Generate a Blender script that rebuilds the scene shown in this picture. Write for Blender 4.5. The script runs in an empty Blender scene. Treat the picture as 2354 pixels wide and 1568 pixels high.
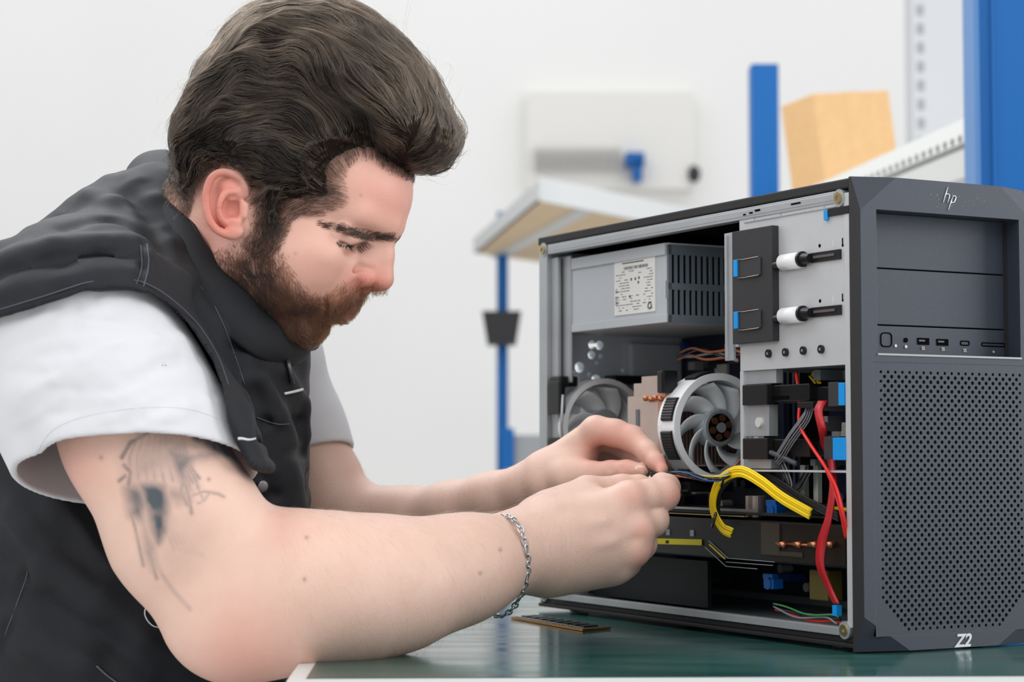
import bpy, bmesh, math, random
import numpy as np
from mathutils import Vector, Matrix, noise as mnoise

# ------------------------------------------------------------------ camera, world, lights, exposure
sc = bpy.context.scene
COL = sc.collection
CAM_Z = 0.89733
FPX = 4603.17
PITCH = 0.05693
cam_data = bpy.data.cameras.new('camera')
cam = bpy.data.objects.new('camera', cam_data)
COL.objects.link(cam)
cam.location = (0, 0, CAM_Z)
cam.rotation_euler = (math.pi/2 + PITCH, 0, 0)
cam_data.sensor_width = 36.0
cam_data.lens = FPX/2354*36.0
cam_data.clip_start = 0.05
cam_data.clip_end = 60
cam_data.dof.use_dof = True
cam_data.dof.focus_distance = 1.60
cam_data.dof.aperture_fstop = 7.5
sc.camera = cam

sc.view_settings.view_transform = 'Standard'
sc.view_settings.look = 'None'
sc.view_settings.gamma = 1.0
sc.view_settings.use_curve_mapping = False
sc.view_settings.exposure = 0.0

world = bpy.data.worlds.new('world'); sc.world = world
world.use_nodes = True
wn = world.node_tree.nodes; wn.clear()
wbg = wn.new('ShaderNodeBackground'); wout = wn.new('ShaderNodeOutputWorld')
wbg.inputs[0].default_value = (0.93, 0.96, 1.0, 1); wbg.inputs[1].default_value = 0.82
world.node_tree.links.new(wbg.outputs[0], wout.inputs[0])

def area_light(name, loc, target, sx, sy, power, color=(1, 1, 1)):
    l = bpy.data.lights.new(name, 'AREA'); l.shape = 'RECTANGLE'; l.size = sx; l.size_y = sy
    l.energy = power; l.color = color
    o = bpy.data.objects.new(name, l); COL.objects.link(o)
    o.location = loc
    o.rotation_euler = (Vector(target)-Vector(loc)).to_track_quat('-Z', 'Y').to_euler()
    return o
# daylight through the hall's high windows and the ceiling lamps, with an added left fill
area_light('window_light', (0.9, -0.6, 3.0), (-0.2, 1.7, 0.9), 2.6, 1.6, 34, (1.0, 0.98, 0.96))
area_light('ceiling_light', (-1.2, 2.6, 3.2), (-0.1, 1.8, 0.9), 3.0, 2.0, 62, (0.96, 0.98, 1.0))
area_light('hall_light', (0.3, 6.4, 4.9), (0.3, 7.6, 1.2), 9.0, 3.5, 78, (0.97, 0.98, 1.0))
area_light('left_fill_light', (-2.6, -0.9, 2.3), (0.1, 1.7, 0.95), 1.8, 1.4, 34, (1.0, 0.985, 0.97))  # fill light added to brighten the open side of the case
area_light('side_window_light', (3.4, 1.6, 1.7), (0.0, 1.65, 1.0), 2.0, 1.6, 72, (0.98, 0.99, 1.0))

# ------------------------------------------------------------------ helpers
RES = 1.0
PC, PS = math.cos(PITCH), math.sin(PITCH)
def W(px, py, Y):
    """the world point seen at photo pixel (px, py) at distance Y in front of the camera"""
    a = (px-1177)/FPX; b = (784-py)/FPX
    y = PC-b*PS; z = PS+b*PC
    return np.array([a*Y/y, Y, CAM_Z+z*Y/y])
def to_px(P):
    P = np.asarray(P, float)
    x, y, z = P[..., 0], P[..., 1], P[..., 2]-CAM_Z
    d = y*PC+z*PS; u = z*PC-y*PS
    return 1177+FPX*x/d, 784-FPX*u/d

def tag(o, label=None, cat=None, group=None, kind=None):
    if label: o['label'] = label
    if cat: o['category'] = cat
    if group: o['group'] = group
    if kind: o['kind'] = kind
    return o
def empty(name, loc=(0, 0, 0), label=None, cat=None, group=None):
    o = bpy.data.objects.new(name, None); COL.objects.link(o); o.location = tuple(loc)
    o.empty_display_size = 0.05
    return tag(o, label, cat, group)
def link(name, me, mat=None, parent=None, loc=None):
    o = bpy.data.objects.new(name, me); COL.objects.link(o)
    if mat is not None and hasattr(me, 'materials'):
        for m in (mat if isinstance(mat, (list, tuple)) else [mat]): me.materials.append(m)
    if parent is not None:
        o.parent = parent
        o.matrix_parent_inverse = parent_inv(parent)
    return o
def parent_inv(p):
    m = Matrix.Translation(p.location)
    if p.parent is not None: m = Matrix.Translation(p.parent.location) @ m if False else m
    R = p.rotation_euler.to_matrix().to_4x4()
    M = Matrix.Translation(p.location) @ R
    if p.parent is not None:
        M = (parent_inv(p.parent)).inverted() @ p.matrix_parent_inverse @ M
    return M.inverted()
def mesh_np(name, V, Fq, smooth=True):
    me = bpy.data.meshes.new(name)
    V = np.asarray(V, dtype=np.float32); Fq = np.asarray(Fq, dtype=np.int32)
    me.vertices.add(len(V)); me.vertices.foreach_set('co', V.ravel())
    k = Fq.shape[1]
    me.loops.add(Fq.size); me.loops.foreach_set('vertex_index', Fq.ravel())
    me.polygons.add(len(Fq)); me.polygons.foreach_set('loop_start', np.arange(0, Fq.size, k, dtype=np.int32))
    me.polygons.foreach_set('loop_total', np.full(len(Fq), k, dtype=np.int32))
    me.update(calc_edges=True); me.validate()
    if smooth: me.polygons.foreach_set('use_smooth', np.ones(len(me.polygons), bool))
    return me
def mesh_py(name, V, F, smooth=False):
    me = bpy.data.meshes.new(name)
    me.from_pydata([tuple(map(float, v)) for v in V], [], [tuple(f) for f in F]); me.validate(); me.update()
    if smooth: me.polygons.foreach_set('use_smooth', np.ones(len(me.polygons), bool))
    return me
def bm_mesh(name, bm, smooth=False):
    bmesh.ops.recalc_face_normals(bm, faces=bm.faces)
    me = bpy.data.meshes.new(name); bm.to_mesh(me); bm.free()
    if smooth: me.polygons.foreach_set('use_smooth', np.ones(len(me.polygons), bool))
    return me

# ------------------------------------------------------------------ materials
def srgb(r, g, b):
    f = lambda c: (c/255/12.92) if c/255 <= .04045 else ((c/255+.055)/1.055)**2.4
    return (f(r), f(g), f(b), 1)
def new_mat(name):
    m = bpy.data.materials.new(name); m.use_nodes = True
    nt = m.node_tree; nt.nodes.clear()
    out = nt.nodes.new('ShaderNodeOutputMaterial'); b = nt.nodes.new('ShaderNodeBsdfPrincipled')
    nt.links.new(b.outputs[0], out.inputs[0])
    return m, nt, b
def mat(name, col, rough=.5, metal=0., spec=.5, noise=0., nscale=60., bump=0., bscale=200., trans=0., coat=0., emit=None, alpha=1., sheen=0.):
    m, nt, b = new_mat(name)
    b.inputs['Base Color'].default_value = col; b.inputs['Roughness'].default_value = rough
    b.inputs['Metallic'].default_value = metal; b.inputs['Specular IOR Level'].default_value = spec
    b.inputs['Transmission Weight'].default_value = trans; b.inputs['Coat Weight'].default_value = coat
    b.inputs['Alpha'].default_value = alpha; b.inputs['Sheen Weight'].default_value = sheen
    tc = nt.nodes.new('ShaderNodeTexCoord')
    n = nt.nodes.new('ShaderNodeTexNoise'); n.inputs['Scale'].default_value = nscale; n.inputs['Detail'].default_value = 6
    nt.links.new(tc.outputs['Object'], n.inputs['Vector'])
    if noise > 0:
        mr = nt.nodes.new('ShaderNodeMapRange'); mr.inputs[3].default_value = 1-noise; mr.inputs[4].default_value = 1+noise
        mr.inputs[1].default_value = .25; mr.inputs[2].default_value = .75
        nt.links.new(n.outputs[0], mr.inputs[0])
        mx = nt.nodes.new('ShaderNodeVectorMath'); mx.operation = 'SCALE'
        mx.inputs[0].default_value = col[:3]; nt.links.new(mr.outputs[0], mx.inputs['Scale'])
        nt.links.new(mx.outputs[0], b.inputs['Base Color'])
    if bump > 0:
        n2 = nt.nodes.new('ShaderNodeTexNoise'); n2.inputs['Scale'].default_value = bscale; n2.inputs['Detail'].default_value = 4
        nt.links.new(tc.outputs['Object'], n2.inputs['Vector'])
        bp = nt.nodes.new('ShaderNodeBump'); bp.inputs['Strength'].default_value = bump; bp.inputs['Distance'].default_value = .002
        nt.links.new(n2.outputs[0], bp.inputs['Height']); nt.links.new(bp.outputs[0], b.inputs['Normal'])
    if emit:
        b.inputs['Emission Color'].default_value = emit[0]; b.inputs['Emission Strength'].default_value = emit[1]
    return m

# ------------------------------------------------------------------ implicit surfaces (smooth unions meshed with surface nets)
def v3(*a): return np.array(a, float)
def nrm(v): v = np.asarray(v, float); return v/np.linalg.norm(v)
class Sph:
    def __init__(s, c, r): s.c = np.asarray(c, float); s.r = r
    def d(s, p, near=None): return np.sqrt(((p-s.c)**2).sum(-1))-s.r
class Cap:
    def __init__(s, a, b, ra, rb): s.a = np.asarray(a, float); s.b = np.asarray(b, float); s.ra = ra; s.rb = rb
    def d(s, p, near=None):
        ab = s.b-s.a; L = max(ab@ab, 1e-12)
        t = np.clip(((p-s.a)@ab)/L, 0, 1)
        q = p-s.a-t[..., None]*ab
        return np.sqrt((q*q).sum(-1))-(s.ra+(s.rb-s.ra)*t)
class Ell:
    """ellipsoid: centre c, radii r along the rows of R"""
    def __init__(s, c, r, R=None): s.c = np.asarray(c, float); s.r = np.asarray(r, float); s.R = np.eye(3) if R is None else np.asarray(R, float)
    def d(s, p, near=None):
        q = (p-s.c)@s.R.T
        k0 = np.sqrt(((q/s.r)**2).sum(-1)); k1 = np.sqrt(((q/(s.r**2))**2).sum(-1))
        return np.where(k1 > 1e-9, k0*(k0-1)/np.maximum(k1, 1e-9), -s.r.min())
class ECap:
    """tapered capsule with an elliptical section: (ra, rb) across 'side', scaled by flat across the third axis"""
    def __init__(s, a, b, ra, rb, side, flat): 
        s.a = np.asarray(a, float); s.b = np.asarray(b, float); s.ra = ra; s.rb = rb; s.flat = flat
        ax = nrm(s.b-s.a); sd = nrm(np.asarray(side)-np.dot(side, ax)*ax); s.th = np.cross(ax, sd)
    def d(s, p, near=None):
        ab = s.b-s.a; L = max(ab@ab, 1e-12)
        t = np.clip(((p-s.a)@ab)/L, 0, 1)
        q = p-s.a-t[..., None]*ab
        h = q@s.th
        q = q+(h*(1/s.flat-1))[..., None]*s.th
        l = np.sqrt((q*q).sum(-1)); r = (s.ra+(s.rb-s.ra)*t)
        return (l-r)*np.where(l > 1e-9, 1-(1-s.flat)*np.clip(np.abs(h/s.flat)/np.maximum(l, 1e-9), 0, 1), 1)
class Pl:
    """half space: inside where (p-c).n < 0"""
    def __init__(s, c, n): s.c = np.asarray(c, float); s.n = nrm(n)
    def d(s, p, near=None): return (p-s.c)@s.n
class RBox:
    def __init__(s, c, h, R=None, r=.002): s.c = np.asarray(c, float); s.h = np.asarray(h, float)-r; s.R = np.eye(3) if R is None else np.asarray(R, float); s.r = r
    def d(s, p, near=None):
        q = np.abs((p-s.c)@s.R.T)-s.h
        return np.sqrt((np.maximum(q, 0)**2).sum(-1))+np.minimum(q.max(-1), 0)-s.r
class Off:
    def __init__(s, g, o): s.g = g; s.o = o
    def d(s, p, near=None): return s.g.d(p, None if near is None else (near[0], near[1]+abs(s.o)))-s.o
def smin(a, b, k):
    h = np.maximum(k-np.abs(a-b), 0)/k
    return np.minimum(a, b)-h*h*k*.25
def smax(a, b, k): return -smin(-a, -b, k)
class G:
    """ordered group of ('u' add | 's' cut | 'i' keep inside, shape, k) and of folds"""
    def __init__(s, ops=None): s.ops = ops or []; s.folds = []
    def u(s, g, k=.004): s.ops.append(('u', g, k)); return s
    def s_(s, g, k=.004): s.ops.append(('s', g, k)); return s
    def i(s, g, k=.004): s.ops.append(('i', g, k)); return s
    def fold(s, a, b, w, h):
        """a soft ridge (h>0) or crease (h<0) of half width w along the segment a-b"""
        s.folds.append((np.asarray(a, float), np.asarray(b, float), w, h)); return s
    def d(s, p, near=None):
        f = None
        R = 1e9 if near is None else near[1]
        for op, g, k in s.ops:
            if near is not None and op != 'i':
                dc = g.d(near[0][None])[0]
                if dc > R*1.25+k+.012: 
                    if f is None: pass
                    continue
            dd = g.d(p, near)
            if f is None: f = dd if op == 'u' else None; continue
            if op == 'u': f = smin(f, dd, k)
            elif op == 's': f = smax(f, -dd, k)
            else: f = smax(f, dd, k)
        if f is None: f = np.full(p.shape[:-1], .05)
        for a, b, w, h in s.folds:
            if near is not None and Cap(a, b, 0, 0).d(near[0][None])[0] > R+3*w: continue
            ab = b-a; L = max(ab@ab, 1e-12); t = np.clip(((p-a)@ab)/L, 0, 1)
            q = p-a-t[..., None]*ab
            f = f-h*np.exp(-(q*q).sum(-1)/(w*w))*(1-.0*t)
        return f
def polyfold(g, pts, w, h):
    for a, b in zip(pts[:-1], pts[1:]): g.fold(a, b, w, h)
def axis(lo, hi, segs):
    """grid line positions from lo to hi; segs = [(from, spacing), ...]"""
    out = [lo]
    while out[-1] < hi:
        sp = [r for f, r in segs if f <= out[-1]][-1]; out.append(out[-1]+sp)
    return np.array(out)
def nets(field, lo=None, hi=None, res=None, axes=None, blk=10):
    """surface-net mesh of field(p)=0 in the box lo..hi; only blocks that the surface can cross are evaluated"""
    if axes is None:
        axes = [lo[k]+np.arange(int(math.ceil((hi[k]-lo[k])/res))+1)*res for k in range(3)]
    axes = [np.concatenate([a, a[-1]+(a[-1]-a[-2])*np.arange(1, (-(len(a)-1)) % blk+1)]) for a in axes]
    n = np.array([len(a)-1 for a in axes]); nb = n//blk
    A = np.full(tuple(n+1), .05, np.float32)
    bi = np.stack(np.meshgrid(*[np.arange(k) for k in nb], indexing='ij'), -1).reshape(-1, 3)
    c0 = np.stack([axes[k][bi[:, k]*blk] for k in range(3)], -1); c1 = np.stack([axes[k][bi[:, k]*blk+blk] for k in range(3)], -1)
    ctr = (c0+c1)/2; rad = np.linalg.norm(c1-c0, axis=1)/2
    dc = field.d(ctr)
    # carry the sign into the blocks that are skipped
    act = np.abs(dc) < rad*1.45+.006
    for b in bi[(~act) & (dc < 0)]:
        o = b*blk; A[o[0]:o[0]+blk+1, o[1]:o[1]+blk+1, o[2]:o[2]+blk+1] = -.05
    r = np.arange(blk+1)
    loc = np.stack(np.meshgrid(r, r, r, indexing='ij'), -1).reshape(-1, 3)
    # neighbouring blocks go together so that far shapes can be left out
    SB = 3
    ab = bi[act]; key = ab//SB
    kid = key[:, 0]*1000003+key[:, 1]*1009+key[:, 2]
    order = np.argsort(kid, kind='stable'); ab = ab[order]; kid = kid[order]
    cuts = np.flatnonzero(np.diff(kid))+1
    for grp in np.split(ab, cuts):
        if not len(grp): continue
        I = (grp*blk)[:, None, :]+loc[None]
        flat = np.stack([axes[k][I[..., k]] for k in range(3)], -1).reshape(-1, 3)
        c = (flat.min(0)+flat.max(0))/2; R = np.linalg.norm(flat.max(0)-c)
        D = field.d(flat, (c, R)).astype(np.float32).reshape(len(grp), blk+1, blk+1, blk+1)
        for b, dd in zip(grp, D):
            o = b*blk; A[o[0]:o[0]+blk+1, o[1]:o[1]+blk+1, o[2]:o[2]+blk+1] = dd
    S = A < 0
    e = S[:-1, :-1, :-1]
    allin = e.copy(); anyin = e.copy()
    for i in (0, 1):
        for j in (0, 1):
            for k in (0, 1):
                if i+j+k == 0: continue
                q = S[i:i+n[0], j:j+n[1], k:k+n[2]]
                allin &= q; anyin |= q
    cell = anyin & ~allin
    idx = np.flatnonzero(cell.ravel()); ci = np.stack(np.unravel_index(idx, cell.shape), -1)
    vid = np.full(cell.shape, -1, np.int32); vid[ci[:, 0], ci[:, 1], ci[:, 2]] = np.arange(len(ci))
    acc = np.zeros((len(ci), 3)); cnt = np.zeros(len(ci))
    corners = [(i, j, k) for i in (0, 1) for j in (0, 1) for k in (0, 1)]
    val = {c: A[ci[:, 0]+c[0], ci[:, 1]+c[1], ci[:, 2]+c[2]].astype(float) for c in corners}
    for c in corners:
        for ax in range(3):
            if c[ax]: continue
            d2 = list(c); d2[ax] = 1; d2 = tuple(d2)
            a, b = val[c], val[d2]; m = (a < 0) != (b < 0)
            t = np.where(m, a/np.where(m, a-b, 1), 0)
            pt = np.array(c, float)[None]+np.eye(3)[ax][None]*t[:, None]
            acc[m] += pt[m]; cnt[m] += 1
    gi = ci+acc/np.maximum(cnt, 1)[:, None]
    V = np.stack([np.interp(gi[:, k], np.arange(n[k]+1), axes[k]) for k in range(3)], -1)
    F = []
    for ax in range(3):
        u, v = (ax+1) % 3, (ax+2) % 3
        sl0 = [slice(1, -1)]*3; sl1 = [slice(1, -1)]*3
        sl0[ax] = slice(0, n[ax]); sl1[ax] = slice(1, n[ax]+1)
        s0, s1 = S[tuple(sl0)], S[tuple(sl1)]
        for flip, m in ((False, s0 & ~s1), (True, ~s0 & s1)):
            q = np.stack(np.nonzero(m), -1)
            if not len(q): continue
            off = np.ones(3, int); off[ax] = 0
            q = q+off
            def at(du, dv):
                w = q.copy(); w[:, u] -= du; w[:, v] -= dv
                return vid[w[:, 0], w[:, 1], w[:, 2]]
            quad = np.stack([at(1, 1), at(0, 1), at(0, 0), at(1, 0)], -1)
            if flip: quad = quad[:, ::-1]
            F.append(quad[(quad >= 0).all(1)])
    F = np.concatenate(F)
    return V, F
def relax(V, F, it=2, lam=.5):
    """a little Laplacian smoothing"""
    E = np.concatenate([F[:, [0, 1]], F[:, [1, 2]], F[:, [2, 3]], F[:, [3, 0]]])
    E = np.concatenate([E, E[:, ::-1]])
    cnt = np.bincount(E[:, 0], minlength=len(V)).astype(float)
    for _ in range(it):
        for l in (lam, -lam*1.04):
            m = np.stack([np.bincount(E[:, 0], weights=V[E[:, 1], k], minlength=len(V)) for k in range(3)], -1)/np.maximum(cnt, 1)[:, None]
            V = V+l*(m-V)
    return V
def vnormals(V, F):
    n = np.cross(V[F[:, 2]]-V[F[:, 0]], V[F[:, 3]]-V[F[:, 1]])
    N = np.zeros_like(V)
    for k in range(4):
        for a in range(3): N[:, a] += np.bincount(F[:, k], weights=n[:, a], minlength=len(V))
    return N/np.maximum(np.linalg.norm(N, axis=1), 1e-12)[:, None]
def B(px, py, Y, rpx): return W(px, py, Y), rpx*Y/FPX
def chain(g, pts, k=.004):
    """tapered limb through (px, py, Y, radius in px) points"""
    q = [B(*p) for p in pts]
    for (a, ra), (b, rb) in zip(q[:-1], q[1:]): g.u(Cap(a, b, ra, rb), k)
    return g
def strands(name, P, rad, material, parent=None, tip=.35, col=None):
    """P: (n strands, m points, 3) -> one hair Curves object; rad: radius or one per strand"""
    n, m = P.shape[:2]
    cd = bpy.data.hair_curves.new(name)
    cd.add_curves([m]*n)
    cd.attributes['position'].data.foreach_set('vector', P.astype(np.float32).ravel())
    ra = cd.attributes.get('radius') or cd.attributes.new('radius', 'FLOAT', 'POINT')
    t = np.linspace(0, 1, m); prof = 1-(1-tip)*t**2
    R = (np.ones(n)*rad)[:, None]*prof[None]
    ra.data.foreach_set('value', R.astype(np.float32).ravel())
    if col is not None:
        ca = cd.attributes.new('tint', 'FLOAT', 'CURVE'); ca.data.foreach_set('value', np.asarray(col, np.float32))
    cd.materials.append(material)
    o = bpy.data.objects.new(name, cd); COL.objects.link(o)
    if parent is not None: o.parent = parent; o.matrix_parent_inverse = parent_inv(parent)
    return o
def vnoise(p, seed=0.):
    """smooth value noise, vectorised, roughly -1..1"""
    p = np.asarray(p, float)+seed*17.31
    i = np.floor(p).astype(np.int64); f = p-i; f = f*f*(3-2*f)
    def h(x, y, z):
        n = (x*374761393+y*668265263+z*2147483647) & 0xffffffff
        n = ((n ^ (n >> 13))*1274126177) & 0xffffffff
        return ((n ^ (n >> 16)) & 0xffff)/32767.5-1
    r = 0
    for a in (0, 1):
        for b in (0, 1):
            for c in (0, 1):
                w = (f[..., 0] if a else 1-f[..., 0])*(f[..., 1] if b else 1-f[..., 1])*(f[..., 2] if c else 1-f[..., 2])
                r = r+w*h(i[..., 0]+a, i[..., 1]+b, i[..., 2]+c)
    return r
def cat_rom(P, n):
    P = np.asarray(P, float); out = []
    Q = np.concatenate([[2*P[0]-P[1]], P, [2*P[-1]-P[-2]]])
    for i in range(1, len(Q)-2):
        for t in np.linspace(0, 1, n, endpoint=False):
            out.append(.5*((2*Q[i])+(-Q[i-1]+Q[i+1])*t+(2*Q[i-1]-5*Q[i]+4*Q[i+1]-Q[i+2])*t*t+(-Q[i-1]+3*Q[i]-3*Q[i+1]+Q[i+2])*t**3))
    out.append(Q[-2]); return np.array(out)
# ================================================================== THE HALL
def cube_bm(bm, x0, x1, y0, y1, z0, z1):
    v = [bm.verts.new((x, y, z)) for x in (x0, x1) for y in (y0, y1) for z in (z0, z1)]
    for f in ((0, 1, 3, 2), (4, 6, 7, 5), (0, 4, 5, 1), (2, 3, 7, 6), (0, 2, 6, 4), (1, 5, 7, 3)): bm.faces.new([v[i] for i in f])
def box_obj(name, x0, x1, y0, y1, z0, z1, m, parent=None, bev=0.):
    bm = bmesh.new(); cube_bm(bm, x0, x1, y0, y1, z0, z1)
    if bev: bmesh.ops.bevel(bm, geom=bm.edges[:], offset=bev, segments=2, affect='EDGES', profile=.6)
    return link(name, bm_mesh(name, bm), m, parent)
WALLM = mat('white_plaster', srgb(238, 237, 234), .9, spec=.2, noise=.02, nscale=.8)
FLOORM = mat('pale_concrete', srgb(206, 205, 202), .6, noise=.05, nscale=2.5)
tag(box_obj('floor', -7, 7, -1.5, 9.2, -.1, 0, FLOORM), kind='structure')
tag(box_obj('wall_back', -7, 7, 9.0, 9.2, 0, 4.2, WALLM), kind='structure')
tag(box_obj('wall_left', -7.2, -7, -1.5, 9.2, 0, 4.2, WALLM), kind='structure')
BLUE = mat('blue_enamel', srgb(0, 92, 162), .42, spec=.3)
WHITEM = mat('white_enamel', srgb(226, 227, 226), .4)
GREYM = mat('grey_steel_sheet', srgb(196, 197, 196), .45)
DARKP = mat('dark_plastic', srgb(40, 40, 42), .5)
WOODU = mat('raw_chipboard', srgb(214, 188, 152), .7, noise=.08, nscale=30)
CARD = mat('cardboard', srgb(214, 174, 124), .85, noise=.05, nscale=60)

# ---- far workbench: shelf with its chipboard underside, blue uprights
t = empty('storage_shelf', W(1240, 455, 5.), 'white far shelf with raw chipboard underside, on a thin blue upright', 'shelf')
def slab(name, pts, th, m, parent=None, z=None):
    """a board from four plan points, th thick upwards"""
    bm = bmesh.new(); lo = [bm.verts.new(p) for p in pts]; hi_ = [bm.verts.new((p[0], p[1], p[2]+th)) for p in pts]
    bm.faces.new(lo); bm.faces.new(hi_)
    for i in range(len(pts)): bm.faces.new([lo[i], lo[(i+1) % len(pts)], hi_[(i+1) % len(pts)], hi_[i]])
    return link(name, bm_mesh(name, bm), m, parent)
zs = W(1240, 458, 5.)[2]
def onz(px, py, z):
    d = W(px, py, 1.)-CAMP0; tt = (z-CAM_Z)/d[2]; return CAMP0+d*tt
CAMP0 = np.array([0, 0, CAM_Z])
A_, B_, C_, D_ = onz(1240, 458, zs), onz(1760, 560, zs), onz(1500, 640, zs), onz(1092, 582, zs)
slab('shelf_board', [A_, B_, C_, D_], .012, WOODU, t)
slab('front_lip', [A_+v3(0, -.012, -.004), B_+v3(0, -.012, -.004), B_+v3(0, .01, -.004), A_+v3(0, .01, -.004)], .06, WHITEM, t)
slab('cross_rail', [onz(1330, 482, zs-.004), onz(1362, 488, zs-.004), onz(1150, 598, zs-.004), onz(1128, 592, zs-.004)], .012, GREYM, t)
slab('end_lip', [A_+v3(-.006, 0, 0), A_+v3(.008, 0, 0), D_+v3(.008, 0, 0), D_+v3(-.006, 0, 0)], .045, GREYM, t)
def post(name, px0, px1, py_top, Y, m, label, cat, depth=.05, z0=0., lip=None, parent=None):
    a, b = W(px0, py_top, Y), W(px1, py_top, Y)
    o = box_obj(name, a[0], b[0], Y, Y+depth, z0, a[2], m, parent, .003)
    return tag(o, label, cat)
post('upright', 1142, 1168, 486, 6.35, BLUE, 'thin blue upright carrying the far shelf and the dark bin', 'post')
p = W(1150, 790, 6.2); q_ = W(1150, 716, 6.2)
bm = bmesh.new(); w0, w1 = W(1120, 790, 6.2), W(1186, 790, 6.2); u0, u1 = W(1108, 716, 6.2), W(1198, 716, 6.2)
vv = [bm.verts.new(v) for v in ((w0[0], 6.22, w0[2]), (w1[0], 6.22, w0[2]), (w1[0], 6.34, w0[2]), (w0[0], 6.34, w0[2]), (u0[0], 6.19, u0[2]), (u1[0], 6.19, u0[2]), (u1[0], 6.352, u0[2]), (u0[0], 6.352, u0[2]))]
for f in ((0, 1, 2, 3), (0, 1, 5, 4), (1, 2, 6, 5), (2, 3, 7, 6), (3, 0, 4, 7)): bm.faces.new([vv[i] for i in f])
bino = link('parts_bin', bm_mesh('parts_bin', bm), DARKP); mo = bino.modifiers.new('t', 'SOLIDIFY'); mo.thickness = .004
tag(bino, 'small dark tapered bin hanging on the thin far upright', 'bin')
t = empty('tool_cabinet', W(1190, 1090, 6.), 'low grey cabinet with a blue edge post, far behind the hands', 'cabinet')
a, b = W(1152, 1000, 6.), W(1182, 1000, 6.); box_obj('corner_post', a[0], b[0], 6.0, 6.05, 0, a[2]+.02, BLUE, t)
a, b = W(1182, 1000, 6.), W(1420, 1000, 6.); box_obj('body', a[0], b[0], 6.02, 6.5, 0, a[2], mat('cabinet_grey', srgb(150, 152, 155), .5), t)
post('upright', 1727, 1790, 146, 4.4, BLUE, 'tall blue upright standing behind the top of the computer', 'post', .06)
# ---- pegboard on the wall with its hooks and things
PEG = mat('warm_white_board', srgb(231, 228, 222), .8)
a, b = W(1212, 182, 8.6), W(1610, 412, 8.6)
peg = tag(box_obj('pegboard', a[0], b[0], 8.90, 9.0, b[2], a[2], PEG), 'pale warm grey board on the back wall above the far shelf', 'board')
HOOK = mat('dull_steel', srgb(186, 184, 182), .5, metal=.1)
ORD = 'first second third fourth fifth sixth seventh eighth ninth tenth last'.split()
for i in range(11):
    x = 1232+i*19
    tube_pts = [W(x, 338, 8.86), W(x, 350, 8.86), W(x+4, 392, 8.84)]
    bm = bmesh.new(); a, b = tube_pts[0], tube_pts[2]
    cube_bm(bm, a[0]-.0045, a[0]+.0045, 8.84, 8.90, b[2], a[2])
    tag(link('hanging_tool', bm_mesh('hanging_tool', bm), HOOK), ORD[i]+' thin grey tool from the left in the row on the pale board', 'tool', 'tools in a row on the far board')
a, b = W(1448, 352, 8.5), W(1492, 414, 8.5)
bm = bmesh.new(); cube_bm(bm, a[0], b[0], 8.78, 8.9, W(0, 378, 8.78)[2], W(0, 350, 8.78)[2]); cube_bm(bm, a[0]+.03, b[0]-.01, 8.78, 8.88, W(0, 414, 8.78)[2], W(0, 372, 8.78)[2])
tag(link('spray_can', bm_mesh('spray_can', bm), BLUE), 'small blue tool hanging at the end of the row of grey tools', 'tool')
bm = bmesh.new(); bmesh.ops.create_uvsphere(bm, u_segments=16, v_segments=10, radius=.036)
for v in bm.verts: v.co.z *= 1.1; v.co.x *= .8; v.co.y *= .6
o = link('tape_roll', bm_mesh('tape_roll', bm, True), DARKP); o.location = tuple(W(1596, 400, 8.88)); tag(o, 'small black lump hanging on the back wall right of the blue tool', 'tool')
# ---- right: bench shelf with its slotted edge, cardboard box, blue pillar
zb = W(2236, 318, 2.8)[2]
a, b = onz(2236, 318, zb), onz(1860, 476, zb)
dirn = nrm(b-a); side = v3(-dirn[1], dirn[0], 0)*-1
t = empty('tilted_shelf', a, 'light grey shelf with a slotted edge, running back from the blue pillar', 'shelf')
e2 = a+dirn*1.5
slab('side_rail', [a-dirn*.12, e2, e2+side*.014, a-dirn*.12+side*.014], .034, mat('pale_rail', srgb(222, 222, 218), .5), t)
bm = bmesh.new()
for i in range(28):
    s0 = a+dirn*(.012+i*.030)-side*.001; s1 = s0+dirn*.012; 
    vs_ = [bm.verts.new(v) for v in (s0+v3(0, 0, .002), s1+v3(0, 0, .002), s1+v3(0, 0, .011), s0+v3(0, 0, .011))]; vb = [bm.verts.new(v.co+Vector(side*.0025)) for v in vs_]
    bm.faces.new(vs_); 
    for j in range(4): bm.faces.new([vs_[j], vs_[(j+1) % 4], vb[(j+1) % 4], vb[j]])
link('slots', bm_mesh('slots', bm), mat('slot_dark', srgb(120, 122, 118), .6), t)
slab('shelf_plate', [a-dirn*.12+side*.014, e2+side*.014, e2+side*.5, a-dirn*.12+side*.5], .004, mat('plate_pale', srgb(212, 213, 210), .5), t)
slab('lower_rail', [a-dirn*.12+v3(0, 0, -.05), e2+v3(0, 0, -.05), e2+side*.03+v3(0, 0, -.05), a-dirn*.12+side*.03+v3(0, 0, -.05)], .04, mat('pale_rail_low', srgb(200, 201, 197), .5), t)
# cardboard box standing on the shelf
bm = bmesh.new(); cube_bm(bm, -.088, .088, -.06, .06, 0, .245); bmesh.ops.bevel(bm, geom=bm.edges[:], offset=.002, segments=1, affect='EDGES')
cube_bm(bm, -.02, .02, -.0604, -.0600, 0, .245)
o = link('cardboard_box', bm_mesh('cardboard_box', bm), CARD); o.matrix_world = Matrix.Translation((.668, 3.93, zb+.0165)) @ Matrix.Rotation(math.radians(-7), 4, 'Y') @ Matrix.Rotation(math.radians(24), 4, 'Z')
tag(o, 'plain brown cardboard box leaning on the grey shelf behind the computer', 'box')
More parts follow.
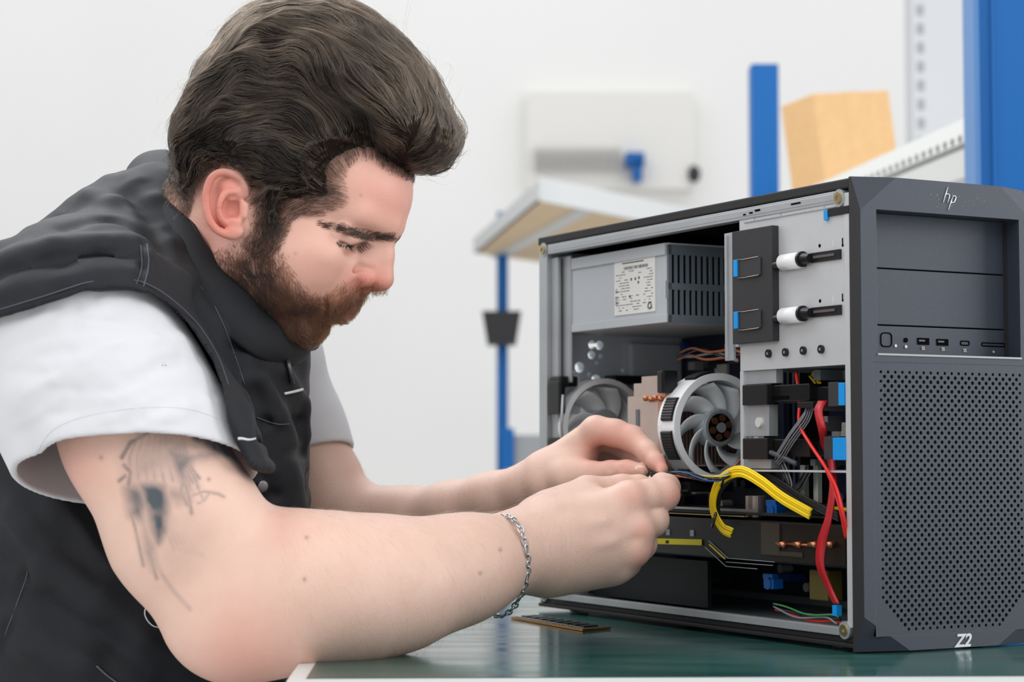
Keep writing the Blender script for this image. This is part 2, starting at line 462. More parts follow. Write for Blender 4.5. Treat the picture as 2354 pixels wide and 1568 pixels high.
# pale slotted column
t = empty('slotted_column', W(2095, 0, 5.2), 'pale grey slotted steel column behind the blue pillar', 'column')
a, b = W(2096, 0, 5.2), W(2215, 0, 5.2)
box_obj('column', a[0], b[0], 5.2, 5.3, 0, 3.2, mat('column_grey', srgb(205, 206, 208), .6), t)
bm = bmesh.new()
for i in range(26):
    z = 1.3+i*.05; cube_bm(bm, a[0]+.012, a[0]+.030, 5.1985, 5.2005, z, z+.028)
link('slots', bm_mesh('slots', bm), mat('slot_grey', srgb(160, 162, 164), .6), t)
# blue pillar
a, b = W(2240, 300, 2.55), W(2368, 300, 2.55)
t = empty('bench_pillar', (a[0], 2.55, 0), 'wide blue enamelled steel pillar at the right edge, behind the computer', 'pillar')
box_obj('profile', a[0]+.006, b[0], 2.55, 2.62, 0, 1.9, BLUE, t, .002)
box_obj('flange', a[0], a[0]+.0065, 2.545, 2.61, 0, 1.9, mat('blue_edge', srgb(70, 120, 176), .4), t, .001)
box_obj('rib', a[0]+.022, a[0]+.026, 2.546, 2.552, 0, 1.9, BLUE, t, .001)

# ================================================================== THE TABLE
TOPZ = .75
GREENM, nt, bb = new_mat('green_laminate')
bb.inputs['Base Color'].default_value = srgb(26, 66, 62); bb.inputs['Roughness'].default_value = .14; bb.inputs['Specular IOR Level'].default_value = .55
tc = nt.nodes.new('ShaderNodeTexCoord'); n1 = nt.nodes.new('ShaderNodeTexNoise'); n1.inputs['Scale'].default_value = 7; n1.inputs['Detail'].default_value = 8
mp = nt.nodes.new('ShaderNodeMapping'); mp.inputs['Scale'].default_value = (1, 5, 1); nt.links.new(tc.outputs['Object'], mp.inputs[0]); nt.links.new(mp.outputs[0], n1.inputs['Vector'])
mr = nt.nodes.new('ShaderNodeMapRange'); mr.inputs[1].default_value = .3; mr.inputs[2].default_value = .7; mr.inputs[3].default_value = .10; mr.inputs[4].default_value = .22
nt.links.new(n1.outputs[0], mr.inputs[0]); nt.links.new(mr.outputs[0], bb.inputs['Roughness'])
cr_ = nt.nodes.new('ShaderNodeMix'); cr_.data_type = 'RGBA'; cr_.inputs[6].default_value = srgb(24, 64, 61); cr_.inputs[7].default_value = srgb(50, 94, 88)
nt.links.new(n1.outputs[0], cr_.inputs[0]); nt.links.new(cr_.outputs[2], bb.inputs['Base Color'])
t = empty('workbench', (.6, 1.9, 0), 'workbench with a glossy dark green top and a pale metal edge, under the computer', 'table')
F0 = onz(704, 1559, TOPZ); F1 = onz(2420, 1553, TOPZ)
du = nrm(F1-F0); dv = v3(-du[1], du[0], 0)
def tbl(u, v, z=TOPZ): return F0+du*u+dv*v+v3(0, 0, z-TOPZ)
Lt, Wt = 1.25, .80
slab('tabletop', [tbl(0, 0, TOPZ-.02), tbl(Lt, 0, TOPZ-.02), tbl(Lt, Wt, TOPZ-.02), tbl(0, Wt, TOPZ-.02)], .02, GREENM, t)
EDGE = mat('pale_edge', srgb(214, 215, 214), .35, metal=.1)
bm = bmesh.new()
def slab_bm(bm, pts, th):
    lo = [bm.verts.new(p) for p in pts]; hi_ = [bm.verts.new((p[0], p[1], p[2]+th)) for p in pts]
    bm.faces.new(lo); bm.faces.new(hi_)
    for i in range(len(pts)): bm.faces.new([lo[i], lo[(i+1) % len(pts)], hi_[(i+1) % len(pts)], hi_[i]])
ez = TOPZ-.045
for r_ in ([(-.012, -.012), (Lt+.012, -.012), (Lt+.012, 0), (-.012, 0)], [(-.012, 0), (0, 0), (0, Wt), (-.012, Wt)], [(Lt, 0), (Lt+.012, 0), (Lt+.012, Wt), (Lt, Wt)], [(-.012, Wt), (Lt+.012, Wt), (Lt+.012, Wt+.012), (-.012, Wt+.012)]):
    slab_bm(bm, [tbl(u, v, ez) for u, v in r_], .0445)
link('edge_band', bm_mesh('edge_band', bm), EDGE, t)
for (u, v) in ((.05, .06), (Lt-.05, .06), (.05, Wt-.06), (Lt-.05, Wt-.06)):
    q = tbl(u, v, 0); box_obj('leg', q[0]-.025, q[0]+.025, q[1]-.025, q[1]+.025, 0, TOPZ-.02, BLUE, t)
# ================================================================== PERSON: body
psi, dlt = math.radians(13), math.radians(32)
HF = v3(math.cos(psi)*math.cos(dlt), -math.sin(psi)*math.cos(dlt), -math.sin(dlt))
HU = v3(math.cos(psi)*math.sin(dlt), -math.sin(psi)*math.sin(dlt), math.cos(dlt))
HR = v3(-math.sin(psi), -math.cos(psi), 0)          # towards the man's right ear
HO = W(620, 495, 1.60)
HM = np.stack([HR, HF, HU])                           # rows: world -> head axes
def h2w(q): return HO+np.asarray(q, float)@HM
def w2h(p): return (np.asarray(p, float)-HO)@HM.T
CAMP = v3(0, 0, CAM_Z)
def hp(px, py, r):
    """head coordinates (metres) of pixel (px,py) on the plane that lies r metres to the side of the head's middle"""
    q = W(px, py, 1.)-CAMP
    t = (r-(CAMP-HO)@HR)/(q@HR); return w2h(CAMP+q*t)
mm = .001
class HeadFace:
    """the symmetric head, evaluated in head coordinates"""
    def __init__(s, g): s.g = g
    def d(s, p, near=None):
        q = p.copy(); q[..., 0] = np.abs(q[..., 0])
        if near is not None: near = (np.abs(near[0]*v3(1, 0, 0))+near[0]*v3(0, 1, 1), near[1])
        return s.g.d(q, near)
def m3(*a): return v3(*a)*mm

hd = G()
hd.u(Ell(m3(0, 2, 50), m3(73, 91, 72)), .01)
hd.u(Ell(m3(0, 44, 52), m3(59, 51, 44)), .012*1)
hd.u(Ell(m3(0, 42, -12), m3(50, 50, 48)), .02)
hd.u(Ell(m3(0, 66, -16), m3(38, 35, 36)), .016)
hd.u(Ell(m3(44, 60, 1), m3(20, 24, 17)), .014)           # cheekbone
hd.u(Ell(m3(38, 46, -30), m3(22, 34, 28)), .014)
hd.u(Ell(m3(43, 52, -14), m3(20, 30, 20)), .016)         # cheek
hd.u(Cap(m3(58, 12, -2), m3(50, 14, -38), .012, .014), .014)
hd.u(Cap(m3(50, 14, -38), m3(17, 68, -59), .014, .014), .012)
hd.u(Ell(m3(0, 71, -57), m3(20, 16, 14)), .012)          # chin
hd.u(Cap(m3(0, 60, -62), m3(0, 10, -40), .018, .03), .02)  # under the jaw
hd.u(Cap(m3(7, 91.5, 43), m3(40, 77, 41), .0085, .0085), .010)  # brow ridge
hd.s_(Ell(m3(31, 101, 22), m3(18, 18, 12)), .010)        # eye socket
hd.s_(Ell(m3(76, 62, 34), m3(10, 26, 24)), .02)          # temple
# eye lids
hd.u(Sph(m3(33, 73, 19), .0134), .004)
hd.u(Cap(m3(20, 85, 27), m3(45, 76, 26), .0035, .0035), .007)
hd.s_(Cap(m3(22, 87.0, 22), m3(34, 86.2, 16.6), .0009, .0015), .0012)
hd.s_(Cap(m3(34, 86.2, 16.6), m3(46, 77.6, 14.8), .0015, .0008), .0012)
hd.fold(m3(20, 90, 26), m3(44, 82, 25), .0018, -.0008)   # lid fold
hd.fold(m3(22, 90, 9), m3(44, 80, 8), .003, -.0006)
# nose
hd.u(Cap(m3(0, 91, 36), m3(0, 99, 21), .0085, .0078), .008)
hd.u(Cap(m3(0, 99, 21), m3(0, 108, 5), .0078, .0095), .006)
hd.u(Cap(m3(6, 88, 24), m3(10, 96, 4), .008, .0085), .010)
hd.u(Ell(m3(13.2, 97.5, -1.0), m3(7.2, 10.0, 7.6)), .0030)       # nostril wing
hd.u(Cap(m3(0, 107, 0), m3(0, 100, -8), .0055, .0045), .004)
hd.s_(Cap(m3(7, 106, -9), m3(7.5, 99, -6.5), .0026, .0030), .002)
hd.s_(Cap(m3(16, 102, 8.5), m3(21, 94, 5.5), .0012, .0016), .004); hd.s_(Cap(m3(21, 94, 5.5), m3(20.8, 88.5, -5), .0016, .0014), .004)  # wing groove
hd.s_(Cap(m3(22, 100, -8), m3(33, 90, -30), .0015, .001), .007)  # smile fold
# mouth
hd.u(Ell(m3(0, 80, -33), m3(25, 17, 17)), .010)
hd.u(Cap(m3(0, 95.5, -28.5), m3(17, 89, -32), .0045, .003), .004)
hd.u(Cap(m3(0, 89.5, -38), m3(15, 84, -37.5), .0048, .004), .004)
hd.s_(Cap(m3(0, 98, -33.6), m3(23, 87.5, -35.5), .001, .0008), .002)
hd.s_(Cap(m3(0, 96, -48), m3(14, 90, -47), .003, .002), .008)
# ear
def ep(px, py, r): return hp(px, py, r*mm)
rim = [(563, 447, 79), (560, 428, 82), (541, 405, 86), (512, 396, 90), (487, 409, 93), (475, 440, 95), (475, 478, 94), (484, 510, 91), (503, 531, 87), (531, 541, 82), (551, 531, 78)]
hd.u(Cap(ep(530, 430, 74), ep(540, 515, 72), .013, .009), .006)
hd.u(Ell(ep(514, 463, 80), m3(4.2, 15, 21), np.stack([nrm(v3(1, -.28, 0)), nrm(v3(.28, .93, .25)), nrm(v3(-.02, -.27, .96))])), .006)
rimc = cat_rom(np.array([ep(*a) for a in rim]), 4)
for i_, (a, b) in enumerate(zip(rimc[:-1], rimc[1:])):
    hd.u(Cap(a, b, .0028, .0028), .0012)
hd.u(Sph(ep(537, 531, 80), .0052), .005)
hd.s_(Cap(ep(546, 424, 88), ep(508, 417, 94), .0026, .0030), .003)       # the scapha, between rim and inner ridge
hd.s_(Cap(ep(508, 417, 94), ep(492, 447, 97), .0030, .0030), .003)
hd.s_(Cap(ep(492, 447, 97), ep(493, 488, 96), .0030, .0022), .003)
anti = [(545, 441, 84), (520, 443, 88), (508, 465, 90.5), (507, 495, 88.5), (518, 512, 85)]
antc = cat_rom(np.array([ep(*a) for a in anti]), 3)
for a, b in zip(antc[:-1], antc[1:]): hd.u(Cap(a, b, .0024, .0024), .002)
hd.s_(Ell(ep(536, 478, 86), m3(9, 8.0, 9)), .003)                         # the bowl
hd.u(Cap(ep(549, 455, 80), ep(530, 458, 84), .0022, .0016), .002)
hd.u(Cap(ep(561, 474, 79), ep(560, 496, 79), .0038, .0032), .003)        # tragus
hd.u(Cap(ep(545, 512, 81), ep(535, 508, 82), .0032, .0026), .003)
NECKB = w2h(W(372, 640, 1.64))
hd.u(Cap(m3(0, -22, -8), NECKB, .054, .062), .03)
hd.u(Cap(m3(0, 22, -38), w2h(W(520, 730, 1.66)), .030, .045), .03)       # throat
head = HeadFace(hd)
class Headw:
    def d(s, p, near=None):
        return head.d(w2h(p), None if near is None else (w2h(near[0]), near[1]))

# ---- shoulders, chest (under the clothes)
T = nrm(v3(.287, .958, 0))          # across the shoulders, away from the camera
TU = v3(0, 0, 1.)
TF = nrm(np.cross(T, TU))           # to the chest's front
chest_c = W(430, 900, 1.665)
tors = G()
NB = W(385, 600, 1.655)
tors.u(Cap(NB, W(330, 760, 1.665), .062, .09), .03)
def TE(px, py, Y, rl, rf, ru, tilt=0.):
    t = math.radians(tilt)
    up = TU*math.cos(t)+TF*math.sin(t); fr = TF*math.cos(t)-TU*math.sin(t)
    return Ell(W(px, py, Y), v3(rl, rf, ru), np.stack([T, fr, up]))
tors.u(TE(300, 860, 1.675, .138, .120, .150, 30), .05)
tors.u(TE(330, 1150, 1.68, .138, .128, .19, 10), .06)
tors.u(TE(260, 1480, 1.70, .140, .150, .20, 0), .06)
tors.u(Cap(W(230, 790, 1.53), W(600, 800, 1.84), .058, .050), .05)

# ---- right arm (near)
arm = G()
chain(arm, [(225, 800, 1.50, 160), (325, 1000, 1.475, 176), (428, 1225, 1.465, 172), (508, 1390, 1.465, 138)], .015)
arm.u(Sph(*B(545, 1428, 1.462, 120)), .03)
arm.u(Sph(B(560, 1400, 1.465, 0)[0], .035), .03)
chain(arm, [(575, 1385, 1.465, 140), (690, 1362, 1.468, 155), (820, 1356, 1.48, 143), (930, 1340, 1.50, 127), (1060, 1308, 1.535, 106), (1195, 1266, 1.575, 90)], .03)
arm.u(Cap(B(468, 1165, 1.455, 0)[0], B(560, 1265, 1.455, 0)[0], .032, .026), .02)     # biceps end
arm.u(Cap(B(690, 1290, 1.455, 0)[0], B(850, 1300, 1.475, 0)[0], .026, .020), .03)      # brachioradialis
def hand_cap(g, a, b, k): 
    (pa, ra), (pb, rb) = B(*a), B(*b); g.u(Cap(pa, pb, ra, rb), k)
palm = G()
hand_cap(palm, (1195, 1266, 1.575, 88), (1262, 1255, 1.588, 84), .02)
hand_cap(palm, (1262, 1225, 1.588, 62), (1432, 1158, 1.606, 44), .02)   # index ray
hand_cap(palm, (1262, 1250, 1.588, 66), (1452, 1216, 1.602, 42), .02)
hand_cap(palm, (1262, 1275, 1.588, 64), (1446, 1262, 1.603, 40), .02)
hand_cap(palm, (1255, 1290, 1.592, 62), (1408, 1298, 1.610, 36), .02)   # little ray
hand_cap(palm, (1262, 1285, 1.60, 66), (1380, 1290, 1.62, 50), .02)
hand_cap(palm, (1250, 1200, 1.605, 60), (1345, 1150, 1.628, 46), .02)    # thenar
# knuckles
palm.u(Sph(*B(1452, 1143, 1.600, 33)), .012)
palm.u(Sph(*B(1474, 1217, 1.596, 29)), .010)
palm.u(Sph(*B(1463, 1266, 1.598, 27)), .010)
palm.u(Sph(*B(1425, 1303, 1.607, 25)), .010)
def finger(pts, k=.0035):
    g = G(); chain(g, pts, k); return g
f_index = finger([(1452, 1146, 1.606, 39), (1490, 1141, 1.610, 38), (1524, 1137, 1.616, 38), (1531, 1122, 1.640, 32), (1520, 1112, 1.652, 25), (1508, 1108, 1.658, 21)])
f_mid = finger([(1462, 1210, 1.606, 39), (1498, 1195, 1.612, 39), (1496, 1180, 1.645, 31), (1470, 1165, 1.668, 26), (1450, 1160, 1.672, 22)])
f_ring = finger([(1452, 1258, 1.608, 36), (1472, 1250, 1.612, 37), (1470, 1228, 1.645, 30), (1440, 1210, 1.668, 26), (1420, 1205, 1.67, 22)])
f_pinky = finger([(1420, 1302, 1.612, 27), (1444, 1294, 1.616, 28), (1440, 1270, 1.642, 25), (1415, 1250, 1.662, 22), (1398, 1244, 1.665, 19)])
f_thumb = finger([(1262, 1172, 1.612, 46), (1350, 1130, 1.638, 34), (1430, 1118, 1.650, 25), (1470, 1116, 1.652, 22), (1492, 1118, 1.652, 17)], .006)
class HandJoin:
    def __init__(s, palm, fingers, k, cuts=()): s.p = palm; s.f = fingers; s.k = k; s.c = cuts
    def d(s, p, near=None):
        a = s.p.d(p); r = a
        for g in s.f: r = np.minimum(r, smin(a, g.d(p), s.k))
        for c, k in s.c: r = smax(r, -c.d(p), k)
        return r
def cr(a, b, r): return Cap(W(*a), W(*b), r, r)
rh = HandJoin(palm, [f_index, f_mid, f_ring, f_pinky, f_thumb], .005,
     )
for a_, b_, w_, h_ in [((1472, 1150, 1.575), (1466, 1172, 1.575), .003, -.0006), ((1478, 1160, 1.58), (1492, 1178, 1.585), .0022, -.0016), ((1440, 1170, 1.575), (1468, 1182, 1.58), .004, -.0015), ((1440, 1250, 1.575), (1462, 1242, 1.58), .004, -.0018), ((1395, 1195, 1.575), (1300, 1215, 1.57), .005, .0008), ((1420, 1245, 1.575), (1320, 1258, 1.57), .005, .0007), ((1300, 1170, 1.57), (1400, 1165, 1.575), .006, -.0009)]: arm.fold(W(*a_), W(*b_), w_, h_*1.7)
arm.u(rh, .012)
# ---- left arm (far)
larm = G()
chain(larm, [(640, 830, 1.84, 88), (694, 990, 1.845, 80), (742, 1110, 1.85, 84), (768, 1165, 1.85, 76)], .02)
chain(larm, [(755, 1180, 1.85, 78), (840, 1200, 1.835, 72), (930, 1200, 1.82, 72), (1040, 1180, 1.79, 64), (1130, 1150, 1.765, 54), (1205, 1122, 1.745, 50)], .02)
lp = G()
def lc(a, b, k=.014): hand_cap(lp, a, b, k)
lc((1205, 1122, 1.745, 50), (1252, 1096, 1.735, 50))
lc((1252, 1080, 1.735, 38), (1366, 992, 1.722, 31))    # index ray
lc((1255, 1088, 1.75, 38), (1366, 1004, 1.745, 30))
lc((1255, 1098, 1.76, 36), (1360, 1022, 1.765, 27))
lc((1255, 1110, 1.76, 36), (1346, 1044, 1.778, 24))
lc((1250, 1118, 1.725, 40), (1322, 1092, 1.712, 36))   # thenar
lc((1300, 1075, 1.722, 34), (1345, 1050, 1.735, 26))
g_index = finger([(1372, 988, 1.718, 33), (1415, 996, 1.712, 31), (1455, 1010, 1.706, 30), (1490, 1040, 1.690, 24), (1508, 1062, 1.680, 19), (1522, 1078, 1.672, 14)], .004)
g_mid = finger([(1370, 1006, 1.745, 30), (1425, 1020, 1.742, 27), (1458, 1048, 1.735, 23), (1480, 1072, 1.725, 19)], .004)
g_ring = finger([(1362, 1024, 1.765, 27), (1410, 1036, 1.762, 25), (1440, 1060, 1.752, 22), (1455, 1085, 1.74, 18)], .004)
g_pinky = finger([(1348, 1044, 1.778, 24), (1388, 1052, 1.775, 21), (1415, 1070, 1.765, 19), (1425, 1090, 1.755, 16)], .004)
g_thumb = finger([(1300, 1100, 1.712, 40), (1355, 1092, 1.706, 30), (1405, 1084, 1.700, 23), (1440, 1082, 1.694, 22), (1474, 1082, 1.688, 18)], .006)
lh = HandJoin(lp, [g_index, g_mid, g_ring, g_pinky, g_thumb], .006,
     )
for a_, b_, w_, h_ in [((1380, 1005, 1.695), (1396, 1030, 1.695), .0022, -.0014), ((1366, 1005, 1.695), (1380, 1045, 1.70), .0022, -.0014), ((1345, 1000, 1.70), (1360, 1045, 1.70), .003, -.001), ((1446, 1000, 1.68), (1452, 1035, 1.68), .002, -.001), ((1400, 1062, 1.69), (1402, 1080, 1.69), .0018, -.0008), ((1428, 1060, 1.685), (1430, 1078, 1.685), .0016, -.0008)]: larm.fold(W(*a_), W(*b_), w_, h_*1.7)
larm.u(lh, .010)
core = G()
core.u(Cap(W(385, 650, 1.655), W(330, 860, 1.665), .062, .085), .03)
core.u(Cap(W(330, 860, 1.665), W(280, 1480, 1.68), .085, .10), .03)
core.u(Cap(W(225, 800, 1.50), W(650, 820, 1.84), .048, .030), .03)
body = G()
body.u(core).u(arm, .012).u(larm, .012).u(Headw(), .02)
hx0, hx1, hz0 = W(350, 500, 1.6)[0], W(950, 500, 1.6)[0], W(600, 815, 1.6)[2]
lo = W(20, 1600, 1.45)+v3(0, -.05, 0); hi = W(1600, -30, 1.9)
lo[1] = 1.36; hi[1] = 1.94; lo[2] = .722
fx = fy = fz = RES
V, F = nets(body, axes=[axis(lo[0], hi[0], [(-9, .0016*fx), (hx0, .00120*fx), (hx1, .0016*fx)]), axis(lo[1], hi[1], [(-9, .0014*fy), (1.72, .0017*fy)]), axis(lo[2], hi[2], [(-9, .0015*fz), (hz0, .00120*fz)])])
V = relax(V, F, 2)
# take the islands that no surface joins away, name the regions
BV, BF = V, F
dh = Headw().d(V); da = arm.d(V); dl = larm.d(V); dcore = core.d(V)
region = np.argmin(np.abs(np.stack([dh, da, dl, dcore])), 0)

# ---- the skin's colours, vertex by vertex: r = redness, g = stubble, brows, lash line, moles, elbow crease, painted eye-socket shade, b = tattoo ink
def seg_d(px, py, pts):
    r = np.full(px.shape, 1e9)
    for (x0, y0), (x1, y1) in zip(pts[:-1], pts[1:]):
        dx, dy = x1-x0, y1-y0; t = np.clip(((px-x0)*dx+(py-y0)*dy)/(dx*dx+dy*dy+1e-9), 0, 1)
        r = np.minimum(r, np.hypot(px-x0-t*dx, py-y0-t*dy))
    return r
def inpoly(px, py, poly):
    c = np.zeros(px.shape, bool); n = len(poly)
    for i in range(n):
        x0, y0 = poly[i]; x1, y1 = poly[(i+1) % n]
        m = ((y0 > py) != (y1 > py)) & (px < (x1-x0)*(py-y0)/((y1-y0)+1e-9)+x0); c ^= m
    return c
def soft(px, py, poly, w):
    d = seg_d(px, py, poly+[poly[0]]); s = np.where(inpoly(px, py, poly), d, -d)
    return np.clip(.5+s/w*.5, 0, 1)
def blob(px, py, cx, cy, r): return np.exp(-((px-cx)**2+(py-cy)**2)/(r*r))
HAIRLINE = [(396, 418), (388, 345), (398, 290), (411, 255), (436, 190), (458, 136), (480, 102), (515, 68), (552, 45), (600, 17), (650, -3), (720, -12), (800, 2), (850, 30), (903, 66), (955, 118), (997, 162), (1025, 218), (1054, 270), (1066, 305), (1056, 345), (1030, 382), (982, 400), (940, 392), (903, 376), (862, 350), (824, 346), (795, 366), (772, 400), (768, 425), (777, 455), (748, 466), (694, 460), (655, 486), (634, 545), (602, 552), (596, 500), (602, 470), (588, 440), (565, 412), (540, 388), (508, 378), (478, 392), (462, 425), (440, 462), (418, 452)]
BEARD = [(598, 470), (640, 480), (646, 520), (632, 560), (640, 610), (668, 655), (700, 690), (745, 702), (775, 690), (800, 668), (850, 664), (872, 678), (845, 704), (818, 718), (800, 735), (795, 765), (760, 800), (700, 830), (640, 800), (560, 690), (505, 600), (530, 585), (570, 580), (596, 545)]
def head_px(V):
    """pixels of the head's points folded onto the near side (the face is symmetric)"""
    q = w2h(V); q[:, 0] = np.abs(q[:, 0]); return to_px(h2w(q))
def skin_cols(V, part):
    px, py = to_px(V); n = len(V)
    C = np.zeros((n, 4)); C[:, 3] = 1
    if part == 'head':
        px, py = head_px(V)
        ear = soft(px, py, [(500, 385), (545, 395), (570, 440), (566, 500), (550, 548), (515, 545), (480, 520), (462, 460), (470, 405)], 12)
        C[:, 0] = np.clip(.26+.75*ear*(.55+.45*np.clip((560-px)/90, 0, 1))+.55*blob(px, py, 868, 655, 45)+.35*blob(px, py, 820, 650, 30)+.15*blob(px, py, 730, 620, 60)+.30*blob(px, py, 900, 440, 90)+.25*blob(px, py, 480, 560, 60), 0, 1)
        q = w2h(V)
        lips = blob(q[:, 1]*1000, q[:, 2]*1000, 99, -33, 11)*(np.abs(q[:, 0]) < .022)
        C[:, 0] = np.clip(C[:, 0]+.6*lips, 0, 1)
        C[:, 1] = np.clip(soft(px, py, BEARD, 26)*.72+.9*soft(px, py, [(x+(0 if x < 900 else 0), y) for x, y in HAIRLINE], 30)+.75*soft(px, py, [(748, 516), (775, 520), (820, 529), (868, 540), (905, 541), (905, 549), (870, 551), (830, 545), (790, 531), (752, 520)], 10)*(q[:, 1] > .05)+.7*np.exp(-(seg_d(px, py, [(782, 556), (806, 566), (840, 558)])/4.5)**2)*(q[:, 1] > .05)+.13*np.exp(-(seg_d(px, py, [(770, 545), (830, 556), (880, 560)])/16.)**2)*(q[:, 1] > .05)+sum(.28*blob(px, py, a_, b_, 3.6) for a_, b_ in ((829, 449), (679, 583), (641, 541), (672, 480)))*(q[:, 0] > 0), 0, 1)  # the faint eye-socket tone is shade painted into the skin
    elif part == 'rarm':
        C[:, 0] = np.clip(.38*blob(px, py, 560, 1520, 120)+.36*blob(px, py, 1455, 1142, 30)+.42*blob(px, py, 1478, 1220, 24)+.36*blob(px, py, 1474, 1290, 24)+.45*blob(px, py, 1555, 1140, 35)+.2*blob(px, py, 1500, 1275, 40)+.35*blob(px, py, 170, 1080, 70)+.2*blob(px, py, 660, 1210, 60), 0, 1)
        near_side = np.clip((1.50-V[:, 1])/.05, 0, 1)
        t = np.zeros(n)
        def st(pts, w, a): 
            nonlocal t
            d = seg_d(px, py, pts); t = np.maximum(t, a*np.exp(-(d/w)**2))
        def ar(poly, a, w=14):
            nonlocal t
            t = np.maximum(t, a*soft(px, py, poly, w))
        # the bird: long wing feathers, head, body and the fading tail
        ar([(330, 985), (400, 980), (500, 1005), (570, 1075), (548, 1068), (500, 1050), (450, 1055), (432, 1080), (440, 1120), (415, 1130), (380, 1100), (330, 1110), (300, 1120), (290, 1060), (300, 1030)], .36, 34)
        ar([(440, 990), (512, 1008), (562, 1044), (590, 1108), (566, 1098), (528, 1058), (478, 1030), (440, 1012)], .9, 9)
        ar([(376, 1015), (400, 1030), (440, 1040), (500, 1035), (540, 1048), (490, 1052), (448, 1062), (430, 1085), (440, 1130), (420, 1125), (395, 1075)], .62, 16)
        ar([(385, 1000), (440, 1015), (480, 1020), (430, 1030)], .4, 14)
        for k in range(9):
            x0 = 322+k*12; st([(x0, 990+k*3), (x0-24+k*5, 1050), (x0-22+k*7.5, 1104+(k*37 % 23))], 6.0, .40)
        for k in range(5):
            st([(398+k*7, 1030), (408+k*8, 1075), (430+k*7, 1120-k*5)], 5., .5)
        st([(280, 1052), (300, 1018), (335, 998), (352, 984)], 6, .7); st([(286, 1070), (300, 1085), (296, 1115)], 7, .55); st([(274, 1106), (288, 1094)], 5, .6)
        ar([(318, 1112), (350, 1108), (380, 1118), (388, 1160), (380, 1225), (364, 1250), (350, 1225), (338, 1175)], .95, 16)
        ar([(288, 1122), (322, 1108), (340, 1150), (330, 1205), (300, 1185)], .75, 18); ar([(350, 1180), (440, 1170), (470, 1230), (430, 1300), (380, 1290)], .16, 50)
        ar([(380, 1118), (430, 1120), (440, 1150), (410, 1165), (385, 1150)], .5, 18)
        ar([(328, 1195), (352, 1250), (356, 1310), (334, 1270)], .62, 18); st([(300, 1178), (310, 1210), (330, 1300)], 5, .5)
        for k in range(6):
            st([(376+k*8, 1170+k*6), (384+k*9, 1220), (400+k*13, 1262+(k*41 % 38))], 8.0, .26-.03*k)
        st([(350, 1260), (372, 1320), (400, 1360), (436, 1400)], 6, .22); st([(345, 1280), (360, 1330)], 5, .4)
        st([(420, 1100), (434, 1140), (440, 1180)], 6, .5); st([(425, 1090), (415, 1130), (430, 1160)], 7, .5)
        st([(440, 1140), (470, 1130), (500, 1135), (515, 1142)], 4, .45); st([(455, 1158), (470, 1150), (480, 1135)], 3.5, .4); st([(455, 1120), (465, 1145)], 3.5, .4)
        vn = vnoise(V*90)*.5+.5
        vn2 = vnoise(V*240, 4)*.5+.5
        C[:, 2] = np.clip(t*(.70+.45*vn+.30*vn2), 0, 1)*near_side
        moles = [(1104, 1318), (1150, 1264), (700, 1332), (232, 1052), (480, 1102), (705, 1236)]
        for mx, my in moles: C[:, 1] = np.maximum(C[:, 1], .5*blob(px, py, mx, my, 5))
        crease = blob(px, py, 650, 1205, 40)
        C[:, 1] = np.maximum(C[:, 1], .05*crease)
    elif part == 'larm':
        C[:, 0] = np.clip(.6*blob(px, py, 1520, 1070, 30)+.45*blob(px, py, 1420, 1010, 60)+.4*blob(px, py, 1370, 1040, 40)+.3*blob(px, py, 1450, 1085, 40), 0, 1)
    return C
cs = np.zeros((len(BV), 4)); cs[:, 3] = 1
for k, p in enumerate(('head', 'rarm', 'larm')):
    m = region == k; cs[m] = skin_cols(BV[m], p)
body_me = mesh_np('person', BV, BF)
ca = body_me.color_attributes.new('skin', 'FLOAT_COLOR', 'POINT'); ca.data.foreach_set('color', cs.astype(np.float32).ravel())

